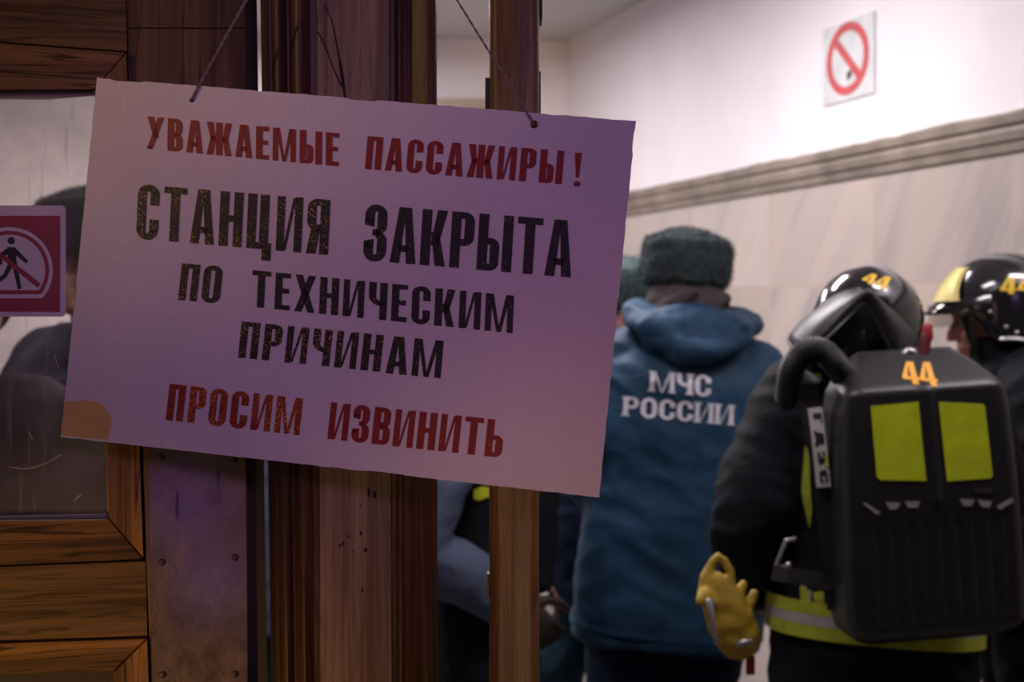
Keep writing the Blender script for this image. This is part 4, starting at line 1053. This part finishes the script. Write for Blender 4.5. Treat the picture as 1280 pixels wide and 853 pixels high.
def FIRE_MAN():
    Y = 3.24; X = px_x(1092, Y)
    T = place(X, Y, R(-6), R(1.0), R(-3), .985)
    t = thing('person', 'firefighter with ribbed black pack and number 44 helmet turned away from the camera', 'person', (X, Y, 0))
    p = dict(STAND); p.update(sh=.195, el=((-.285, -.075, 1.12), (.255, .05, 1.14)), wr=((-.265, .09, .965), (.10, .22, 1.05)), hd=((.1, .8, -.5), (-.5, .8, 0)), pn=((1, 0, 0), (0, 0, 1)), kn=((-.19, .02, .50), (.13, .02, .50)), an=((-.23, -.01, .09), (.15, -.01, .09)), head=(.0, .03, 1.545), hturn=R(-35), htilt=(R(-14), R(10)))
    body(t, T, p); trousers(t, T, p, M['black_cloth'], 5, fat=1.3); boots(t, T, p)
    j = jacket('fire_coat', t, T, p, M['coat'], .73, .985, 1.0, .012, 7.0, (.100, .098, .090, .078, .064), (1.0, .9), .010)
    # high collar
    bm = BM(); add_loft(bm, [(0, .0, 1.43, .12, .11), (.0, .01, 1.49, .112, .11), (.005, .02, 1.535, .105, .108)], 30); blob('collar', bm, M['coat'], t, T, .009, 3, folds(.006, 9, 9, 2))
    bm = BM(); add_loft(bm, [(0, .01, 1.50, .11, .11), (-.01, .02, 1.56, .108, .112), (-.005, .04, 1.615, .098, .105), (0, .05, 1.66, .085, .10)], 30); blob('flash_hood', bm, M['black_cloth'], t, T, .009, 3, folds(.006, 12, 12, 4))
    # reflective hem bands
    for z0, z1, m in ((.925, .952, 'lime_dull'), (.902, .9245, 'silver'), (.872, .9015, 'lime_dull')):
        add_child_ring('reflective_band', j, T, M[m], z0, z1, .243, .180, (0, 0), .004, tilt=-.05)
    tr = bvh(j)
    for q in ([(1000, 733), (1007, 731), (1012, 752), (1001, 755)], [(998, 758), (1012, 757), (1011, 771), (997, 771)], [(1016, 741), (1029, 739), (1031, 757), (1018, 757)], [(1015, 761), (1031, 760), (1030, 775), (1014, 774)]):
        drape('reflective_patch', [q], tr, M['lime_dull'], j, .004, 1)
    drape('reflective_patch', [[(1009, 738), (1014, 738), (1014, 773), (1010, 773)]], tr, M['silver'], j, .004, 1)
    drape('reflective_strip', [[(1006, 556), (1011, 565), (1013, 610), (1015, 640), (1012, 662), (1004, 628), (1002, 612)]], tr, M['lime_dull'], j, .004, 1)
    drape('shoulder_patch', [[(1008, 474), (1024, 466), (1027, 469), (1017, 485), (1010, 490), (1006, 484)]], tr, M['lime'], j, .012, 1)
    # helmet
    hr = Matrix.Rotation(R(-32), 3, 'Z') @ Matrix.Rotation(R(-12), 3, 'X') @ Matrix.Rotation(R(14), 3, 'Y')
    hc = at(1086, 403, Y + .03)
    sh, htr, Mx, low = helmet(t, hc, hr, k=1.0)
    polys, wd = text_polys('44', gap=.02, s=.19, h=.14)
    drape('numerals', quad_map(polys, wd, (1082, 341), (1116, 347), (1108, 362), (1076, 352)), htr, M['yellow_num'], sh, .002, 2)
    # leather neck guard hanging behind and flaring left
    bm = BM(); rows = []
    inner = [at(x, y, d) for x, y, d in ((1021, 392, 3.20), (1028, 381, 3.16), (1043, 370, 3.13), (1062, 363, 3.10), (1076, 363, 3.09), (1087, 367, 3.085), (1096, 372, 3.085), (1107, 381, 3.09), (1122, 394, 3.11), (1138, 412, 3.17), (1148, 426, 3.23))]
    outer = [at(x, y, d) for x, y, d in ((986, 424, 3.16), (989, 433, 3.10), (1003, 440, 3.05), (1028, 428, 3.03), (1056, 402, 3.03), (1080, 380, 3.05), (1097, 404, 3.05), (1110, 432, 3.05), (1124, 453, 3.06), (1140, 458, 3.12), (1148, 452, 3.22))]
    A, B = catmull(inner, 4), catmull(outer, 4); nr = 8
    for i in range(nr + 1):
        k = i / nr; rows.append([a.lerp(b, k) + Vector((0, -.022 * math.sin(math.pi * k), .018 * math.sin(math.pi * k * .9))) for a, b in zip(A, B)])
    vs = [[bm.verts.new(q) for q in r_] for r_ in rows]
    for a_, b_ in zip(vs, vs[1:]):
        for i in range(len(a_) - 1): bm.faces.new((a_[i], a_[i + 1], b_[i + 1], b_[i]))
    o = obj('neck_guard', bm, M['matt_black'], sh, smooth=True, angle=180)
    so = o.modifiers.new('thickness', 'SOLIDIFY'); so.thickness = .004; so.offset = 0
    bm = BM(); add_tube(bm, B, .0045, 8); obj('piping', bm, M['matt_black'], o, smooth=True)
    # the pack
    c = at(1168, 624, 2.88)
    pk, psh, ptr = pack_build(c, R(-3.6), R(4))
    # hoses, straps and fittings belong to the pack
    bm = BM(); path = catmull([at(x, y, d) for x, y, d in ((984, 500, 3.03), (990, 462, 2.97), (1006, 440, 2.945), (1026, 438, 2.94), (1044, 455, 2.95), (1060, 480, 2.99))], 14)
    add_tube(bm, path, [.024 + .0032 * (i % 2) for i in range(len(path))], 16); obj('breathing_hose', bm, M['black_rubber'], pk, smooth=True)
    bm = BM(); path = catmull([at(x, y, d) for x, y, d in ((1152, 462, 2.98), (1155, 440, 2.985), (1158, 420, 2.99))], 5); add_tube(bm, path, .012, 14); v = obj('valve_hose', bm, M['dark_red'], pk, smooth=True)
    bm = BM(); add_tube(bm, [at(1159, 422, 2.99), at(1160, 408, 2.99)], [.013, .010], 14); obj('red_cap', bm, M['red_plastic'], v, smooth=True)
    bm = BM(); add_tube(bm, catmull([at(x, y, 2.985) for x, y in ((1128, 450), (1134, 440), (1142, 442), (1146, 452))], 5), .009, 10); obj('carry_loop', bm, M['steel'], pk, smooth=True)
    def band(name, path, wd, m, par, th=.006):
        bm = BM(); rings = []
        P_ = catmull([at(*q) for q in path], 6)
        for i, q in enumerate(P_):
            d = (P_[min(i + 1, len(P_) - 1)] - P_[max(i - 1, 0)]).normalized(); v_ = (EYEP - q).normalized(); s_ = d.cross(v_).normalized(); nn = s_.cross(d).normalized()
            if nn.dot(v_) < 0: nn = -nn
            rings.append([q - s_ * wd / 2, q + s_ * wd / 2, q + s_ * wd / 2 + nn * th, q - s_ * wd / 2 + nn * th])
        add_rings(bm, rings); return obj(name, bm, m, par, bevel=0)
    st = band('shoulder_strap', ((1016, 470, 3.0), (1010, 490, 2.985), (1018, 540, 2.97), (1028, 600, 2.965), (1036, 680, 2.97), (1046, 760, 2.99)), .040, M['matt_black'], pk, .010)
    tg = band('name_tag', ((1018.5, 510, 2.958), (1023, 545, 2.950), (1029.5, 609, 2.945)), .029, M['tag_white'], st, .003)
    polys, wd = text_polys('ГДЗС', gap=.22, s=.17, h=.15, wk=1.1)
    dr = BVHTree.FromPolygons([v_.co + world_off(tg) for v_ in tg.data.vertices], [tuple(q.vertices) for q in tg.data.polygons])
    drape('lettering', quad_map(polys, wd, (1026.5, 516), (1035.5, 603), (1025.5, 605), (1016, 517)), dr, M['ink'], tg, .001, 1, 2.945)
    drape('lime_mark', [[(1030, 569), (1034, 569), (1036, 584), (1031, 583)]], dr, M['lime'], tg, .001, 1, 2.945)
    bl = band('waist_strap', ((968, 716, 3.04), (1000, 722, 3.0), (1040, 728, 2.98)), .034, M['matt_black'], pk, .008)
    bm = BM(); add_tube(bm, [at(x, y, 2.985) for x, y in ((994, 674), (983, 676), (971, 706), (986, 710))], .005, 8); obj('buckle', bm, M['steel'], bl, smooth=True)
    bm = BM(); add_ball(bm, at(986, 707, 2.98), .007, seg=10); obj('stud', bm, M['steel'], bl, smooth=True)
    return t
FIRE_MAN()

# ---- yellow work glove carried on the hip
def GLOVE():
    d = 2.98; c = at(908, 762, d)
    t = thing('work_glove', 'yellow leather work glove hanging fingers up beside firefighter\'s left sleeve', 'glove', c)
    bm = BM()
    q = lambda x, y, dd=0: at(x, y, d + dd)
    add_tube(bm, [q(924, 800), q(914, 778), q(904, 750), q(892, 734)], [.047, .050, .046, .034], 18, flat=(V3(0, 1, 0), .55))
    add_tube(bm, [q(882, 744), q(883, 722), q(890, 705), q(898, 697)], [.019, .013, .010, .009], 12)
    add_tube(bm, [q(905, 746), q(914, 731), q(914, 715), q(905, 701)], [.017, .012, .010, .009], 12)
    add_tube(bm, [q(914, 756, .01), q(925, 743, .01), q(929, 731, .01)], [.016, .012, .009], 12)
    add_tube(bm, [q(925, 766, .015), q(938, 753, .015), q(943, 741, .02)], [.016, .012, .009], 12)
    add_tube(bm, [q(888, 752, -.01), q(880, 744, -.02), q(877, 752, -.025)], [.019, .017, .013], 12)
    blob('leather', bm, M['glove'], t, None, .0042, 2, lambda p_, n: .003 * noise.noise(p_ * 40))
    bm = BM(); add_tube(bm, [q(886, 752, -.05), q(890, 768, -.052), q(896, 806, -.045)], [.0075, .0055, .004], 10); obj('wrist_strap', bm, M['silver'], t, smooth=True)
    bm = BM(); add_tube(bm, [q(924, 806, -.035), q(931, 803, -.037), q(939, 803, -.035)], .0075, 10); obj('clip', bm, M['steel'], t, smooth=True)
    bm = BM(); add_box(bm, q(938, 832, .0), (.019, .008, .040)); obj('red_tag', bm, M['red_plastic'], t, bevel=.002)
    bm = BM(); add_tube(bm, [q(934, 806, -.02), q(938, 822, 0)], .004, 8); obj('cord', bm, M['black_cloth'], t)
GLOVE()

# ---- second firefighter, facing left
def FIRE_MAN_SIDE():
    Y = 3.63; X = px_x(1292, Y)
    T = place(X, Y, R(84), 0, R(-4), .985)
    t = thing('person', 'firefighter in gold-plated black helmet facing left at right edge', 'person', (X, Y, 0))
    p = dict(STAND); p.update(head=(0, .06, 1.60), hturn=R(0), htilt=(R(-6), 0), el=((-.245, -.02, 1.14), (.26, .02, 1.14)), wr=((-.19, .10, .95), (.16, .20, 1.03)), hd=((.4, 1, 0), (-.4, 1, 0)), pn=((.6, 0, -.6), (-.6, 0, -.6)))
    body(t, T, p, 'skin_red'); trousers(t, T, p, M['black_cloth'], 9, fat=1.2); boots(t, T, p)
    j = jacket('fire_coat', t, T, p, M['coat'], .84, 1.0, 1.0, .011, 3.0, (.10, .10, .094, .08, .066), (.93, .93))
    bm = BM(); add_loft(bm, [(0, -.01, 1.43, .125, .125), (0, .0, 1.49, .118, .122), (0, .01, 1.555, .108, .112)], 30)
    add_tube(bm, [(.10, .10, 1.46), (.12, 0, 1.50), (.10, -.11, 1.53)], [.03, .034, .03], 12)
    add_tube(bm, [(-.10, .12, 1.44), (-.12, 0, 1.50), (-.09, -.11, 1.55)], [.03, .036, .034], 12)
    blob('collar', bm, M['coat'], t, T, .009, 3, folds(.006, 9, 9, 2))
    for z0, z1, m in ((.925, .952, 'lime_dull'), (.902, .9245, 'silver'), (.872, .9015, 'lime_dull')):
        add_child_ring('reflective_band', j, T, M[m], z0, z1, .242, .174, (0, 0), .004)
    hc = at(1254, 379, Y - .01)
    hr = Matrix.Rotation(R(82), 3, 'Z') @ Matrix.Rotation(R(-3), 3, 'X')
    sh, htr, Mx, low = helmet(t, hc, hr, k=.98)
    polys, wd = text_polys('44', gap=.04, s=.19, h=.14)
    drape('numerals', quad_map(polys, wd, (1251, 347), (1292, 345), (1291, 367), (1250, 368)), htr, M['yellow_num'], sh, .002, 2, Y - .12)
    bm = BM(); add_tube(bm, [at(x, y, dd) for x, y, dd in ((1208, 393, Y - .09), (1214, 420, Y - .08), (1226, 446, Y - .06))], [.014, .012, .010], 10, flat=(V3(0, 1, 0), .5)); obj('chin_strap', bm, M['matt_black'], sh, smooth=True)
FIRE_MAN_SIDE()

# ---- the others, half hidden behind the doors and the notice
def HAT_MAN():
    Y = 4.44; X = px_x(780, Y)
    T = place(X, Y, R(172), 0, R(2), .96)
    t = thing('person', 'person in grey-green fur hat and dark blue uniform behind the padded jacket', 'person', (X, Y, 0))
    p = dict(STAND); p.update(wr=((-.27, .02, .86), (.225, .03, .80)), el=((-.275, -.03, 1.13), (.245, -.02, 1.10)), hd=((0, .1, -1), (0, .1, -1)), kn=((-.12, .10, .50), (.21, .04, .50)), an=((-.11, -.01, .09), (.24, -.01, .09)), head=(0, .03, 1.63))
    body(t, T, p, 'skin_red'); trousers(t, T, p, M['teal'], 11); boots(t, T, p)
    jacket('uniform_jacket', t, T, p, M['navy_dark'], .70, 1.02, .95, .008, 5.0, (.086, .080, .074, .064, .054), (.93, .93))
    fur_hat(t, T, (0, .02, 1.70), M['fur_green'], 0, r=.122, h=1.0, seed=9)
HAT_MAN()
def VEST_MAN():
    Y = 3.62; X = px_x(600, Y)
    T = place(X, Y, R(-80), 0, R(-3), .98)
    t = thing('person', 'person in grey-blue coat and black vest between the two wooden posts', 'person', (X, Y, 0))
    p = dict(STAND); p.update(el=((-.27, -.02, 1.12), (.27, -.20, 1.05)), shy=-.10, wr=((-.26, .0, .90), (.20, .06, .90)), hd=((0, .15, -1), (-.1, .8, -.7)), pn=((1, 0, 0), (-1, 0, 0)))
    body(t, T, p); trousers(t, T, p, M['black_cloth'], 13, 1.04, 1.3); boots(t, T, p)
    for i, s in enumerate((-1, 1)):
        bm = BM(); add_hand(bm, p['wr'][i], p['hd'][i], p['pn'][i], s, k=1.12); blob('glove', bm, M['hand_shade'], t, T, .006, 1)  # dark shells added over bare hands, shade put into their colour
    j = jacket('coat', t, T, p, M['greyblue'], .94, .98, .95, .008, 6.0, (.086, .082, .078, .07, .058), (.95, .95))
    bm = BM(); add_loft(bm, [(0, 0, .93, .240, .182), (0, 0, 1.1, .238, .182), (0, 0, 1.28, .236, .186), (0, 0, 1.38, .20, .165), (0, 0, 1.44, .14, .12)], 36, 2.5)
    vst = blob('vest', bm, M['vest'], t, T, .011, 3, folds(.006, 7, 9, 4))
    drape('yellow_badge', [[(592, 613), (603, 608), (612, 610), (612, 621), (598, 626), (592, 624)]], vst, M['lime'], vst, .004, 1, Y - .2)
    bm = BM(); add_ball(bm, (0, .0, 1.68), (.088, .105, .09)); blob('knitted_cap', bm, M['black_cloth'], t, T, .01, 1)
VEST_MAN()
def GLASS_MAN():
    Y = 3.55; X = px_x(104, Y)
    T = place(X, Y, R(150), 0, R(4), 1.03)
    t = thing('person', 'person in dark hat and navy uniform blurred behind the dirty door glass', 'person', (X, Y, 0))
    p = dict(STAND); p.update(el=((-.28, -.02, 1.14), (.28, -.02, 1.14)), wr=((-.12, .20, 1.06), (.14, .2, 1.1)), hd=((1, .3, .1), (-1, .3, .2)), pn=((0, -.7, .3), (0, -.7, .3)))
    body(t, T, p); trousers(t, T, p, M['black_cloth'], 15); boots(t, T, p)
    jacket('uniform_jacket', t, T, p, M['navy_dark'], .70, 1.0, 1.0, .012, 8.0)
    fur_hat(t, T, (0, .02, 1.71), M['fur'], 0, r=.122, h=1.05, seed=12)
GLASS_MAN()
def STOOPING_MAN():
    Y = 2.75; X = px_x(-62, Y)
    T = place(X, Y, R(165), 0, R(4), .965)
    t = thing('person', 'person in black coat whose shoulder rises low behind the door glass', 'person', (X, Y, 0))
    p = dict(STAND); p.update(sh=.21)
    body(t, T, p); trousers(t, T, p, M['black_cloth'], 17); boots(t, T, p)
    jacket('coat', t, T, p, M['vest'], .70, 1.0, 1.0, .008, 1.0, (.11, .10, .09, .075, .06))
    bm = BM(); add_ball(bm, (0, .0, 1.68), (.088, .105, .09)); blob('knitted_cap', bm, M['black_cloth'], t, T, .01, 1)
STOOPING_MAN()
def GAP_MAN():
    Y = 4.5; X = px_x(400, Y)
    T = place(X, Y, R(185), 0, 0, .95)
    t = thing('person', 'person in grey-blue coat glimpsed through the narrow gap beside the kick plate', 'person', (X, Y, 0))
    p = dict(STAND)
    body(t, T, p); trousers(t, T, p, M['black_cloth'], 19); boots(t, T, p)
    jacket('coat', t, T, p, M['greyblue'], .62, 1.0, 1.0, .008, 2.5)
    bm = BM(); add_ball(bm, (0, .0, 1.68), (.088, .105, .09)); blob('knitted_cap', bm, M['black_cloth'], t, T, .01, 1)
GAP_MAN()
